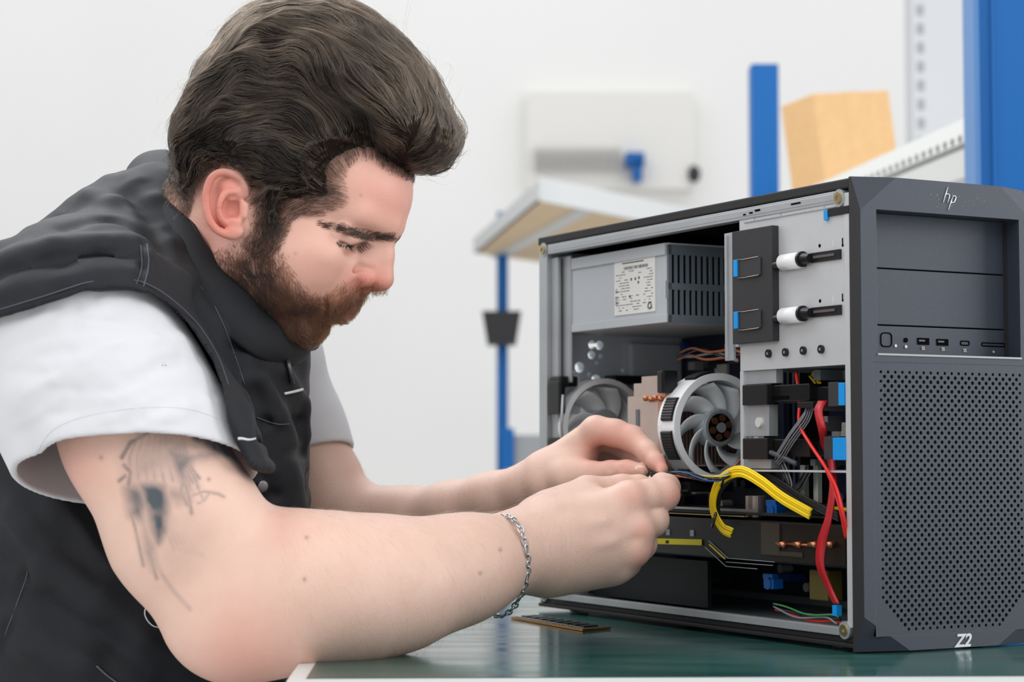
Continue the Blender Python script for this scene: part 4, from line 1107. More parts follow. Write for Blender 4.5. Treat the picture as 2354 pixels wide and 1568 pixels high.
# hairline: short hairs rooted in the skin
hm = region == 0
px_, py_ = head_px(BV); inl = hm & (soft(px_, py_, HAIRLINE, 44) > .12)
fm = inl[BF].all(1)
edge = seg_d(px_[BF[:, 0]], py_[BF[:, 0]], HAIRLINE[22:]+[HAIRLINE[0]])
wgt = np.where(edge < 42, 1., .12)*fm*(np.hypot(px_[BF[:, 0]]-520, (py_[BF[:, 0]]-468)*.85) > 74)
seed2 = sample(BV, BF, 13000, rng, wgt)
field2 = cran
S2 = grow(seed2, cran, 7, rng.uniform(.008, .017, len(seed2)), .0030, .35, 1, clump=.0008)
strands('hairline_strands', S2, rng.uniform(.00006, .00011, len(S2)), HAIRM, hairo, .3, np.clip(rng.normal(.15, .15, len(S2)), 0, 1))
# stray hairs over the outline
k = rng.choice(len(seed), 900)
S3 = grow(seed[k], scalp, 12, rng.uniform(.015, .035, 900), .0040, 1.5, 3, clump=.004)
strands('stray_strands', S3, np.full(900, .00005), HAIRM, hairo, .3, np.full(900, .5))

# ---- beard
BG = [(615, 500, -.1, 1), (625, 560, .0, 1), (560, 600, .25, 1), (600, 640, .45, .9), (660, 680, .5, .85), (700, 740, .65, .75), (760, 760, .6, .8), (745, 710, .5, .7), (800, 700, -.45, .9), (835, 685, -.3, .95), (858, 680, .2, 1), (790, 685, -.7, .7), (790, 745, .3, 1), (720, 790, .5, .85), (640, 780, .6, .8)]
BX = np.array([(a, b) for a, b, _, _ in BG], float); BD = np.array([nrm((c, d)) for _, _, c, d in BG])
dens = soft(px_, py_, BEARD, 30)*hm
dens = dens*np.where((px_ > 560) & (py_ < 600) & (px_ < 600), .8, 1)
qz = w2h(BV); lipm = (np.abs(qz[:, 0]) < .014) & (np.abs(qz[:, 2]*1000+35) < 3.0) & (qz[:, 1] > .088)
dens = dens*~lipm
cheek = np.clip((py_-(560+(px_-640)*.72))/60, 0, 1)        # thinner up the cheek
dens = dens*np.where(px_ > 632, .25+.75*np.clip(cheek, 0, 1), 1)
wb = dens[BF].mean(1)*(1+1.2*((py_[BF[:, 0]] < 722) & (px_[BF[:, 0]] > 745)))*np.where(qz[BF[:, 0], 0] < -.01, .3, 1)
seed4 = sample(BV, BF, 17000, rng, wb)
def whiskers(seed, field, GXu, GDu, length, out, curl, steps=6):
    P = seed.copy(); res = [P.copy()]; nr0 = gradv(field, P)
    for k in range(steps):
        t = (k+1)/steps; d = comb(P, GXu, GDu)
        d = d-nr0*(d*nr0).sum(1)[:, None]; d /= np.maximum(np.linalg.norm(d, axis=1), 1e-9)[:, None]
        a = curl*(vnoise(seed*260, 11)+.6*np.sin(t*4+seed[:, 0]*3000)); s = np.cross(nr0, d)
        d = d*np.cos(a)[:, None]+s*np.sin(a)[:, None]+nr0*(out*(1-.8*t))[:, None]
        d /= np.linalg.norm(d, axis=1)[:, None]; P = P+d*(length/steps)[:, None]; res.append(P.copy())
    return np.stack(res, 1)
qb, _ = folded(seed4); bx, by = to_px(h2w(qb))
must = ((by < 722) & (bx > 745)).astype(float)
Lb = rng.uniform(.0042, .0075, len(seed4))*(1+.15*must)*np.clip(.55+(by-560)/200, .5, 1.15)
S4 = whiskers(seed4, cran, BX, BD, Lb, rng.uniform(.35, .9, len(seed4)), .9)
bt_ = np.clip(.15+.55*np.clip((bx-600)/180, 0, 1)+.3*vnoise(seed4*120, 2)+rng.normal(0, .15, len(seed4)), 0, 1)
bo = strands('beard', S4, rng.uniform(.00007, .00012, len(S4)), BEARDM, person, .4, bt_); bo['label'] = 'short reddish brown full beard and moustache'
# ---- brows and lashes
BROW = [(742, 514), (775, 518), (820, 528), (868, 539), (905, 540), (906, 549), (870, 550), (830, 544), (790, 531), (752, 521)]
db = soft(px_, py_, BROW, 8)*hm*(qz[:, 1] > .05)
seed5 = sample(BV, BF, 3600, rng, db[BF].mean(1))
EG = np.array([(905, 545), (850, 540), (800, 528), (750, 515)], float); ED = np.array([nrm(v) for v in ((-.9, -.35), (-.97, -.22), (-.98, -.14), (-.96, .08))])
S5 = whiskers(seed5, cran, EG, ED, rng.uniform(.0028, .0045, len(seed5)), rng.uniform(.08, .22, len(seed5)), .07)
strands('eyebrow_strands', S5, rng.uniform(.00006, .00010, len(S5)), DARKH, person, .3, rng.uniform(0, .6, len(S5)))
ls = []
lid = cat_rom(np.array([(776, 555, 0), (788, 563, 0), (806, 568, 0), (825, 565, 0), (843, 556, 0)], float), 12)
hdw = Headw()
for i in range(130):
    x, y, _ = lid[rng.integers(len(lid))]; q = hit(hdw, x, y, 1.4, 1.65, 160)
    if q is None: continue
    n_ = gradv(hdw, q[None])[0]; dx, dy = (x-808)*.38+rng.normal(0, 2.2), 13.5-abs(x-806)*.20+rng.normal(0, 2)
    tip_ = W(x+dx, y+dy, q[1])+n_*.0035; mid_ = (q+tip_)/2+n_*.0012-v3(0, 0, .0006); t_ = np.linspace(0, 1, 6)[:, None]
    pts = (1-t_)**2*q+2*t_*(1-t_)*mid_+t_*t_*tip_; ls.append(pts)
    hq = w2h(pts); hq[:, 0] *= -1; ls.append(h2w(hq))
strands('eyelash_strands', np.stack(ls), .00012, DARKH, person, .2, np.zeros(len(ls)))
# ---- fine hair on the forearms
arm_w = np.zeros(len(BF)); vx, vy = to_px(BV)
mr = (region == 1) & (vx > 640) & (vx < 1330) & (BV[:, 1] < 1.62); ml = (region == 2) & (vx > 830) & (vx < 1230)
arm_w = (mr[BF].all(1)*1.+ml[BF].all(1)*.8)
seed6 = sample(BV, BF, 3400, rng, arm_w)
x6, y6 = to_px(seed6); nf = BV[BF]
nn6 = gradv(G([('u', arm, .01), ('u', larm, .01)]), seed6)
dwn = v3(.35, 0, -.95)[None]*np.where((x6 > 1150)[:, None], v3(-.3, 1, 1), 1); dwn = dwn-nn6*(dwn*nn6).sum(1)[:, None]
dwn /= np.maximum(np.linalg.norm(dwn, axis=1), 1e-6)[:, None]
dwn = dwn+rng.normal(0, .25, dwn.shape); L6 = rng.uniform(.006, .012, len(seed6))
S6 = np.stack([seed6+dwn*(L6*t)[:, None]+nn6*(L6*.35*t*(1-.4*t))[:, None]-v3(0, 0, 1)*(L6*.15*t*t)[:, None] for t in np.linspace(0, 1, 5)], 1)
strands('arm_hair', S6, .000032, ARMH, person, .3, rng.random(len(S6)))
# ================================================================== THE OPEN COMPUTER
YAW = 1.07286
SD = v3(-math.cos(YAW), math.sin(YAW), 0); WD = v3(math.sin(YAW), math.cos(YAW), 0)
P0 = v3(.26075, 1.49134, TOPZ+.0005)
def C(s, w, h): return P0+SD*s+WD*w+v3(0, 0, 1)*h
def csw(px, py, w):
    """case point on the plane w behind a pixel"""
    r = W(px, py, 1.)-CAMP0; t = (w-(CAMP0-P0)@WD)/(r@WD); return CAMP0+r*t
def cws(px, py, s):
    r = W(px, py, 1.)-CAMP0; t = (s-(CAMP0-P0)@SD)/(r@SD); return CAMP0+r*t
class CM:
    """boxes and other solids in case coordinates (s to the rear, w across, h up), linked as one mesh"""
    def __init__(s): s.bm = bmesh.new()
    def box(s, s0, s1, w0, w1, h0, h1):
        v = [s.bm.verts.new(C(a, b, c)) for a in (s0, s1) for b in (w0, w1) for c in (h0, h1)]
        for f in ((0, 1, 3, 2), (4, 6, 7, 5), (0, 4, 5, 1), (2, 3, 7, 6), (0, 2, 6, 4), (1, 5, 7, 3)): s.bm.faces.new([v[i] for i in f])
        return s
    def cyl(s, c, ax, r, l, n=24, r2=None, cap=True):
        """cylinder starting at c along ax"""
        ax = nrm(ax); a = nrm(np.cross(ax, v3(.3, .2, .9))); b = np.cross(ax, a); r2 = r if r2 is None else r2
        lo = [s.bm.verts.new(c+(a*math.cos(2*math.pi*i/n)+b*math.sin(2*math.pi*i/n))*r) for i in range(n)]
        hi_ = [s.bm.verts.new(c+ax*l+(a*math.cos(2*math.pi*i/n)+b*math.sin(2*math.pi*i/n))*r2) for i in range(n)]
        for i in range(n): s.bm.faces.new([lo[i], lo[(i+1) % n], hi_[(i+1) % n], hi_[i]])
        if cap: s.bm.faces.new(lo); s.bm.faces.new(hi_)
        return s
    def ring(s, c, ax, r0, r1, l, n=48):
        ax = nrm(ax); a = nrm(np.cross(ax, v3(.3, .2, .9))); b = np.cross(ax, a); L_ = []
        for r, z in ((r0, 0), (r1, 0), (r1, l), (r0, l)):
            L_.append([s.bm.verts.new(c+ax*z+(a*math.cos(2*math.pi*i/n)+b*math.sin(2*math.pi*i/n))*r) for i in range(n)])
        for k in range(4):
            for i in range(n): s.bm.faces.new([L_[k][i], L_[k][(i+1) % n], L_[(k+1) % 4][(i+1) % n], L_[(k+1) % 4][i]])
        return s
    def build(s, name, m, parent, bev=0., smooth=False):
        if bev: bmesh.ops.bevel(s.bm, geom=s.bm.edges[:], offset=bev, segments=2, affect='EDGES', profile=.6, clamp_overlap=True)
        return link(name, bm_mesh(name, s.bm, smooth), m, parent)
STEEL = mat('galvanised_steel', srgb(176, 179, 182), .42, metal=.55, noise=.07, nscale=25)
STEELB = mat('steel_inside', srgb(196, 204, 210), .42, metal=.15, noise=.12, nscale=18)
STEELL = mat('steel_plate', srgb(196, 198, 200), .45, metal=.35, noise=.03, nscale=60)
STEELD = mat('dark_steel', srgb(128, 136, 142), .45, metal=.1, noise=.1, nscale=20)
BLK = mat('case_black', srgb(34, 33, 34), .55, spec=.35, bump=.15, bscale=1500)
BEZ = mat('bezel_plastic', srgb(43, 49, 61), .52, spec=.45, noise=.03, nscale=200, bump=.2, bscale=2500)
BEZS = mat('bezel_side', srgb(40, 40, 42), .6, spec=.35, bump=.2, bscale=2500)
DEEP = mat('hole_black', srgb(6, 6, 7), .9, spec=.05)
PLB = mat('black_plastic', srgb(20, 20, 22), .4, spec=.4)
CYAN = mat('touch_blue', srgb(0, 140, 214), .4)
BRASS = mat('screw_brass', srgb(186, 168, 120), .3, metal=.9)
pc = empty('desktop_computer', P0, 'open dark grey tower computer with its side panel off, on the green bench', 'computer')
ch = CM(); ch.box(.478, .490, .002, .167, .012, .346)
rear = ch.build('rear_wall', STEELB, pc)
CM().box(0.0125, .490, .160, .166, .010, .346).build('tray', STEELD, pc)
top = CM().box(.0125, .4925, -.0005, .169, .3485, .356).build('top_cover', BLK, pc, .0012)
CM().box(.0125, .4925, -.0005, .169, 0.003, .0062).box(.0125, .4925, .002, .169, .0062, .0105).build('base', BLK, pc, .0008)
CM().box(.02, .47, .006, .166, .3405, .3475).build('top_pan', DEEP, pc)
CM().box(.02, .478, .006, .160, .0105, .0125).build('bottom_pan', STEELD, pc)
for (s_, w_) in ((.05, .02), (.45, .02), (.05, .15), (.45, .15)):
    CM().cyl(C(s_, w_, 0), v3(0, 0, 1), .009, .0032).build('foot', PLB, pc)
fr = CM().box(.030, .474, -.0004, .009, .3385, .3478).box(.032, .472, -.0007, .004, .3405, .3462)
fr.build('top_rail', STEEL, pc, .0006)
fr = CM().box(.030, .474, -.0004, .007, .0112, .0172); fr.build('bottom_rail', STEEL, pc, .0006)
CM().box(.0118, .0195, -.0004, .012, .018, .345).build('front_post', STEELL, pc, .0005)
CM().box(.4755, .4905, -.0004, .006, .012, .347).box(.462, .4755, .004, .0075, .018, .335).build('rear_post', STEEL, pc, .0005)
for (s_, h_) in ((.0245, .3418), (.0225, .0158), (.4815, .3435), (.4815, .0145)):
    b_ = CM().cyl(C(s_, -.0012, h_), WD, .0068, .010).build('screw_boss', STEEL, pc, 0, False)
    CM().ring(C(s_, -.0026, h_), WD, .0018, .0043, .003).build('screw', BRASS, b_)
# slots and emboss marks of the rail
m_ = CM()
for (x, y, ww, hh) in ((1818, 472, 22, 4), (1735, 487, 12, 5), (1722, 492, 8, 4), (1708, 496, 6, 4)):
    a = csw(x, y, -.0010); b = csw(x+ww, y-ww*.19, -.0010); z = v3(0, 0, hh/3000.)
    m_ = CM(); vs_ = [m_.bm.verts.new(v) for v in (a, b, b+z, a+z)]; m_.bm.faces.new(vs_); m_.build('rail_slot', DEEP, pc)


# ---- front bezel
def facet_cut(bm, pts):
    a, b, c = [Vector(v) for v in pts]; n = (b-a).cross(c-a).normalized()
    ctr = Vector(C(.006, .085, .18))
    if (ctr-a).dot(n) > 0: n = -n
    r = bmesh.ops.bisect_plane(bm, geom=bm.verts[:]+bm.edges[:]+bm.faces[:], plane_co=a, plane_no=n, clear_outer=True)
    ed = [e for e in r['geom_cut'] if isinstance(e, bmesh.types.BMEdge)]
    bmesh.ops.edgenet_fill(bm, edges=ed)
bz = CM().box(-.0015, .0122, -.0012, .1702, .0006, .3566)
facet_cut(bz.bm, [C(.0095, -.0012, .3566), C(-.0015, -.0012, .3300), C(-.0015, .0330, .3566)])
facet_cut(bz.bm, [C(.0095, .1702, .3566), C(-.0015, .1702, .3300), C(-.0015, .1370, .3566)])
facet_cut(bz.bm, [C(.0085, -.0012, .0006), C(-.0015, -.0012, .0270), C(-.0015, .0420, .0006)])
facet_cut(bz.bm, [C(.0085, .1702, .0006), C(-.0015, .1702, .0270), C(-.0015, .1280, .0006)])
for f in bz.bm.faces: f.material_index = 0
bmesh.ops.recalc_face_normals(bz.bm, faces=bz.bm.faces)
for f in bz.bm.faces:
    if abs(f.normal.dot(Vector(WD))) > .98: f.material_index = 1
me = bpy.data.meshes.new('front_bezel'); bz.bm.to_mesh(me); bz.bm.free()
bezel = link('front_bezel', me, [BEZ, BEZS], pc)
def cutter(boxes):
    m = CM()
    for b in boxes: m.box(*b)
    o = m.build('cut', None, None); return o
RS = (.0139, .1552, .2232, .3312)
cut1 = cutter([(-.01, .0185, *RS), (-.01, .004, .0098, .1592, .0122, .2164)])
bo_ = bezel.modifiers.new('cut', 'BOOLEAN'); bo_.object = cut1; bo_.operation = 'DIFFERENCE'; bo_.solver = 'EXACT'
bv_ = bezel.modifiers.new('bevel', 'BEVEL'); bv_.width = .0009; bv_.segments = 2; bv_.limit_method = 'ANGLE'
def bake(o, *cutters):
    """apply the modifiers and drop the cutting bodies"""
    dg = bpy.context.evaluated_depsgraph_get(); me = bpy.data.meshes.new_from_object(o.evaluated_get(dg))
    o.modifiers.clear(); o.data = me
    for c in cutters: bpy.data.objects.remove(c)
bake(bezel, cut1)
rc = CM().box(.0122, .021, RS[0]-.002, RS[1]+.002, RS[2]-.002, RS[2]).box(.0122, .021, RS[0]-.002, RS[1]+.002, RS[3], RS[3]+.002).box(.0122, .021, RS[0]-.002, RS[0], RS[2], RS[3]).box(.0122, .021, RS[1], RS[1]+.002, RS[2], RS[3])
rc.build('recess_wall', BEZS, bezel)
for (h0, h1) in ((.2896, .3312), (.2462, .2886), (.2232, .2452)):
    CM().box(.0165, .021, RS[0], RS[1], h0, h1).build('drive_blank' if h0 > .24 else 'port_panel', BEZ, bezel, .0005)
CM().box(.0205, .0215, RS[0], RS[1], RS[2], RS[3]).build('recess_back', DEEP, bezel)
CM().box(-.0022, .002, RS[0], RS[1]+.0006, RS[2]-.0016, RS[2]-.0002).build('trim_edge', mat('pale_trim', srgb(150, 156, 158), .4), bezel)
PORT_S = .0163
def outline(name, px0, py0, px1, py1, r, th, m=DEEP, part=None):
    """rounded outline on the port panel between two pixels"""
    a, b = cws(px0, py0, PORT_S), cws(px1, py1, PORT_S); w0, h0 = (a-P0)@WD, a[2]-P0[2]; w1, h1 = (b-P0)@WD, b[2]-P0[2]
    ho, hi2 = min(h0, h1), max(h0, h1); pts = []
    for cx_, cy_, a0 in ((w1-r, hi2-r, 0), (w0+r, hi2-r, 90), (w0+r, ho+r, 180), (w1-r, ho+r, 270)):
        for k in range(5):
            an = math.radians(a0+k*22.5); pts.append(C(PORT_S, cx_+r*math.cos(an), cy_+r*math.sin(an)))
    return tube(name, pts, th, m, bezel, 6, cyclic=True)
outline('power_button', 2025, 765, 2050, 797, .0028, .0005)
outline('usb_c_port', 2208.5, 784, 2228, 794, .0012, .0005); outline('card_slot', 2257, 788, 2310, 797, .0012, .0005)
CM().cyl(cws(2083, 782, PORT_S-.0004), SD, .0019, .002, 16).build('headphone_jack', DEEP, bezel)
WHT = mat('print_white', srgb(206, 208, 210), .5)
for (x0, y0, x1, y1) in ((2109, 776.5, 2136, 793), (2153, 779, 2180, 795)):
    a, b = cws(x0, y0, PORT_S), cws(x1, y1, PORT_S); w0, h0, w1, h1 = (a-P0)@WD, a[2]-P0[2], (b-P0)@WD, b[2]-P0[2]
    u = CM().box(PORT_S-.0003, PORT_S+.001, w0, w1, h1, h0).build('usb_port', DEEP, bezel)
    CM().box(PORT_S-.0007, PORT_S, w0+.001, w0+(w1-w0)*.6, (h0+h1)/2-.0002, (h0+h1)/2+.0011).build('tongue', mat('usb_grey', srgb(70, 72, 74), .5), u)
def text_on(body, px, py, s_, size, name, m, parent, shear=0., bold=.0, ext=.0002, face='front'):
    cu = bpy.data.curves.new(name, 'FONT'); cu.body = body; cu.size = size; cu.extrude = ext; cu.shear = shear; cu.offset = bold
    cu.align_x = 'CENTER'; cu.align_y = 'CENTER'; cu.materials.append(m)
    o = bpy.data.objects.new(name, cu); COL.objects.link(o)
    if face == 'front': q = cws(px, py, s_); X, N = WD, -SD
    else: q = csw(px, py, s_); X, N = -SD, -WD
    R = Matrix((tuple(X), (0, 0, 1), tuple(N))).transposed().to_4x4()
    o.matrix_world = Matrix.Translation(tuple(q)) @ R
    mw = o.matrix_world.copy(); bpy.context.view_layer.update()
    me = bpy.data.meshes.new_from_object(o.evaluated_get(bpy.context.evaluated_depsgraph_get())); me.transform(mw); bpy.data.objects.remove(o)
    return link(name, me, None, parent)
for (x, y, tx) in ((2122, 801, 'SS'), (2168, 803, 'SS'), (2218, 806, 'SS'), (2284, 808, 'o')):
    text_on(tx, x, y, PORT_S-.0003, .0036, 'port_mark', WHT, bezel)
for (x, y) in ((2059.5, 795), (2083, 797)): CM().cyl(cws(x, y, PORT_S-.0004), SD, .0012, .0004, 12).build('port_mark', WHT, bezel)
# perforated lower front
pw, ph = .00343, .00350; W0, W1, H0, H1 = .0098, .1592, .0122, .2164
bm = bmesh.new(); vc = {}
def vt(s_, w_, h_):
    k = (round(s_, 6), round(w_, 6), round(h_, 6))
    if k not in vc: vc[k] = bm.verts.new(C(s_, w_, h_))
    return vc[k]
FS = -.0013; ni = int((W1-W0)/pw)+3; nj = int((H1-H0)/ph)+3
for i in range(-1, ni):
    for j in range(-1, nj):
        if (i+j) % 2: continue
        w_, h_ = .0169+(i-2)*pw, .0166+(j-1)*ph
        cl = lambda a, b: (min(max(a, W0), W1), min(max(b, H0), H1))
        D4 = [cl(w_+pw, h_), cl(w_, h_+ph), cl(w_-pw, h_), cl(w_, h_-ph)]
        if len({(round(a, 6), round(b, 6)) for a, b in D4}) < 3: continue
        hole = (.0152 < w_ < .1560) and (.0160 < h_ < .2125) and (w_-.0139+h_-.0166 > .0262) and (.1565-w_+h_-.0166 > .0262)
        if not hole:
            vs_ = []
            for a, b in D4:
                v = vt(FS, a, b)
                if v not in vs_: vs_.append(v)
            if len(vs_) > 2:
                try: bm.faces.new(vs_)
                except ValueError: pass
            continue
        r = .00152*(.82 if (h_ < .0185 or h_ > .209 or w_ < .018 or w_ > .1525) else 1)
        n = 12; ci = [(w_+r*math.cos(2*math.pi*k/n), h_+r*math.sin(2*math.pi*k/n)) for k in range(n)]
        f0 = [bm.verts.new(C(FS, a, b)) for a, b in ci]; f1 = [bm.verts.new(C(FS+.0035, a, b)) for a, b in ci]
        for k in range(n): bm.faces.new([f0[k], f0[(k+1) % n], f1[(k+1) % n], f1[k]])
        for q in range(4):
            o_ = [vt(FS, *D4[q]), vt(FS, *D4[(q+1) % 4])]
            arc = [f0[(q*3+k) % n] for k in range(4)]
            bm.faces.new([o_[0], o_[1]]+arc[::-1])
me = bpy.data.meshes.new('perforated_panel'); bmesh.ops.recalc_face_normals(bm, faces=bm.faces); bm.to_mesh(me); bm.free()
link('perforated_panel', me, BEZ, bezel)
CM().box(.0032, .0038, W0, W1, H0, H1).build('dark_backing', DEEP, bezel)  # black sheet standing in for the dark inside behind the holes
# logo strokes and model number
LOGO = mat('chrome_logo', srgb(214, 216, 220), .25, metal=.6)
def stroke(pts, r=.00045): 
    P = np.array([cws(x, y, -.0018) for x, y in pts]); return tube('logo_stroke', P, r, LOGO, bezel, 6)
stroke([(2178.8, 430), (2168.5, 465)]); stroke([(2174.5, 446), (2181.5, 446.5), (2183, 450), (2178.5, 466)]); stroke([(2191, 449.5), (2180, 483)]); stroke([(2190.5, 450), (2196.5, 451), (2197.5, 455), (2193.5, 465), (2186.5, 466)])
zt = text_on('Z2', 2213, 1474, -.0018, .0135, 'model_number', WHT, bezel, .28, .00035)
for k in range(26):      # pale specks around the logo
    x = random.Random(k).uniform(2120, 2270); y = 452+random.Random(k+99).uniform(-10, 24)
    CM().cyl(cws(x, y, -.0017), SD, .00018, .0002, 6).build('paint_speck', WHT, bezel) if k < 14 else None

# ---- power supply
PSUF = mat('psu_grey', srgb(186, 191, 195), .5, metal=.1, noise=.02); PSUD = mat('psu_grey_shaded', srgb(112, 122, 130), .5, metal=.1)  # front grey is painted darker for the shade on that face
psu = CM().box(.2835, .478, .014, .150, .2636, .3300).build('power_supply', DEEP, pc)
CM().box(.2835, .478, .0125, .150, .2626, .2634).build('bottom_panel', PSUF, psu)
CM().box(.2810, .478, .0115, .0135, .2628, .3310).build('side_panel', PSUF, psu, .0004)
g = CM(); g.box(.2808, .2835, .0115, .150, .3222, .3310).box(.2808, .2835, .0115, .150, .2915, .2972).box(.2808, .2835, .0115, .150, .2628, .2695)
g.box(.2808, .2835, .0115, .0150, .2628, .3310).box(.2808, .2835, .145, .150, .2628, .3310)
for k in range(22):
    w_ = .0150+k*.0061; g.box(.2809, .2834, w_+.0034, w_+.0061, .2695, .3222)
g.build('vent_grille', PSUD, psu)
CM().box(.2808, .478, .0115, .150, .3305, .3325).box(.284, .447, .0098, .0118, .3222, .3325).box(.2815, .447, .0100, .0116, .2628, .2700).build('folded_edge', PSUF, psu, .0003)
CM().box(.2810, .2825, .0085, .0116, .284, .299).build('latch', STEELL, psu, .0003)
COIL = mat('coil_yellow', srgb(176, 172, 60), .5)
for k, (w_, h0, h1) in enumerate(((.036, .2695, .288), (.046, .2690, .286), (.052, .2690, .283))):
    CM().cyl(C(.2865, w_, h0), v3(0, 0, 1), .0028, h1-h0, 12).build('coil', COIL, psu)
CM().box(.2850, .2855, .0135, .145, .2690, .2702).build('circuit_edge', mat('pcb_edge', srgb(190, 180, 120), .5), psu)
LAB = mat('label_paper', srgb(226, 226, 222), .6); INK = mat('label_ink', srgb(70, 70, 72), .7)
lab = CM().box(.3018, .3702, .0108, .0116, .2736, .3248).build('rating_label', LAB, psu)
ink = CM(); rr = random.Random(3)
def inkr(s0, s1, h0, h1): ink.box(.3702-s1, .3702-s0, .01065, .0109, .2736+h0, .2736+h1)
inkr(.014, .050, .0460, .0470)
for k in range(16): inkr(.017+k*.0026, .017+k*.0026+rr.uniform(.0008, .0018), .0405, .0432)
for r_ in range(15):
    h_ = .0385-r_*.0025; x = .003
    while x < .064:
        l = rr.uniform(.001, .006)
        if rr.random() < .55 and not (.022 < x < .050 and .018 < h_ < .034): inkr(x, min(x+l, .0655), h_, h_+.0006)
        x += l+.0012
for (x, h_) in ((.028, .030), (.035, .030), (.041, .0305), (.040, .0265), (.026, .0145)): inkr(x, x+.0022, h_, h_+.0024)
inkr(.0015, .006, .022, .0225); inkr(.0015, .006, .0205, .0210)
for k in range(5): inkr(.0015, .006, .010+k*.0016, .0106+k*.0016)
ink.build('label_print', INK, lab)
tube('label_mark', [C(.3702-.0600+.0028*math.cos(t_), .0106, .2736+.0055+.0028*math.sin(t_)) for t_ in np.linspace(0, 2*math.pi, 14)[:-1]], .0005, INK, lab, 5, cyclic=True)

# ---- drive bay
bay = CM().box(.0198, .1575, .0005, .0030, .2150, .3400).build('drive_bay', STEELL, pc, .0003)
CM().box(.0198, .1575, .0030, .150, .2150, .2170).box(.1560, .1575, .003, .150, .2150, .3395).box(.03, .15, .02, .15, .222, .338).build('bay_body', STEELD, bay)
CM().box(.1618, .1735, -.0035, -.0005, .2240, .3290).box(.1680, .1700, -.0050, -.0034, .2260, .3270).build('guide_strip', STEEL, bay, .0004)
CM().box(.1575, .162, -.001, .001, .235, .318).build('strip_hinge', STEELB, bay)
lp_ = CM().box(.1035, .1585, -.0062, .0004, .2370, .3288).build('latch_plate', PLB, bay, .0005)
lp_.data.materials[0] = mat('latch_plastic', srgb(34, 33, 36), .5, bump=.2, bscale=2500)
for hc in (.2983, .2560):
    CM().box(.1485, .1538, -.0086, -.0060, hc-.0070, hc+.0070).build('release_tab', CYAN, lp_, .0006)
    CM().box(.118, .150, -.0073, -.0060, hc-.0078, hc+.0062).build('tab_body', mat('tab_plastic', srgb(44, 43, 46), .45), lp_, .0005)
    for dh in (.0068, -.0080): tube('tab_spring', [C(.149, -.0076, hc+dh), C(.140, -.0080, hc+dh-.0006), C(.120, -.0074, hc+dh+.0002)], .0005, mat('spring_steel', srgb(150, 140, 132), .3, metal=.8), lp_, 6)
    CM().cyl(C(.1035, -.0030, hc-.0015), -SD, .0035, .012, 16).build('pin', PLB, lp_)
    CM().cyl(C(.0930, -.0034, hc), -SD, .0064, .0235, 28).build('roller', mat('roller_white', srgb(226, 226, 226), .35), bay, 0, True)
    CM().cyl(C(.0700, -.0030, hc+.0005), -SD, .0062, .003, 24).cyl(C(.068, -.003, hc+.0005), -SD, .005, .010, 20, .0035).box(.0235, .060, -.0012, .0008, hc-.003, hc+.0045).build('cable_slot', PLB, bay)
    CM().box(.030, .056, -.0020, -.001, hc, hc+.002).build('slot_cable', mat('cable_grey', srgb(84, 78, 78), .5), bay)
dots = CM()
for (x, y, r) in ((1884, 565, .0015), (1885, 692, .0015), (1937, 564, .0012), (1949, 596, .0012), (1937, 690, .0011)): dots.cyl(csw(x, y, .0004), WD, r, .0008, 14)
for (x, y) in ((1936, 556), (1936, 684)): 
    q = csw(x, y, 0); s_, h_ = (q-P0)@SD, q[2]-P0[2]; dots.box(s_-.0005, s_+.0005, .0001, .001, h_-.003, h_+.003)
dots.build('plate_holes', DEEP, bay)
marks = CM()
for (x, y, l) in ((1914, 560, 16), (1914, 690, 16)):
    q = csw(x, y, 0); s_, h_ = (q-P0)@SD, q[2]-P0[2]; marks.box(s_-.0003, s_+.0003, .0002, .001, h_-.003, h_+.003)
marks.build('plate_marks', WHT, bay)
for x, y in ((1768, 813), (1807, 810), (1848, 806), (1889, 803)):
    q = csw(x, y, .0); sc_ = CM().cyl(q-WD*.0018, WD, .0033, .002, 20).build('rubber_screw', PLB, bay)
    CM().cyl(q-WD*.0021, WD, .0011, .0004, 10).build('socket', STEELD, sc_)
CM().box(.038, .0425, -.0018, .0005, .3265, .3345).build('side_clip', CYAN, bay, .0004); CM().box(.0125, .038, -.0014, .0008, .3290, .3350).build('clip_arm', PLB, bay, .0004)
for s_ in (.136, .100, .044): CM().box(s_, s_+.0008, .0000, .0008, .336, .343).build('plate_rib', STEEL, bay)
CM().box(.0198, .150, -.0004, .0008, .3355, .3362).build('plate_fold', STEEL, bay)

# ---- lower drive cage
cage = CM().box(.1535, .1580, .0005, .0050, .134, .2150).box(.0198, .1575, .0005, .004, .1335, .1352).box(.0198, .1575, .004, .120, .1335, .1345).build('drive_cage', STEELL, pc, .0003)
CM().box(.122, .1535, .003, .012, .162, .188).box(.120, .1535, .003, .014, .136, .1455).box(.112, .1535, .003, .010, .2040, .2150).build('cage_sheet', STEEL, cage, .0003)
for h0, h1 in ((.1870, .2035), (.1435, .1605)):
    sl_ = CM().box(.118, .1515, -.0020, .010, h0, h1).build('drive_sled', PLB, cage, .0008)
    CM().box(.070, .1175, .004, .020, h0+.002, h1-.001).build('sled_rail', mat('sled_black', srgb(14, 14, 15), .3), cage, .0008)
    CM().box(.0975, .1175, .003, .0045, h0+.004, h0+.0065).build('sled_slot', DEEP, sl_)
CM().cyl(csw(1754, 971, .006), -WD, .0040, .005, 18).build('cage_screw', mat('screw_white', srgb(220, 220, 214), .3, metal=.3), cage)
tube('yellow_wire', [csw(1742, 940, .009), csw(1745, 970, .008), csw(1741, 1003, .009)], .0012, mat('wire_yellow_small', srgb(214, 186, 20), .4), cage, 8)
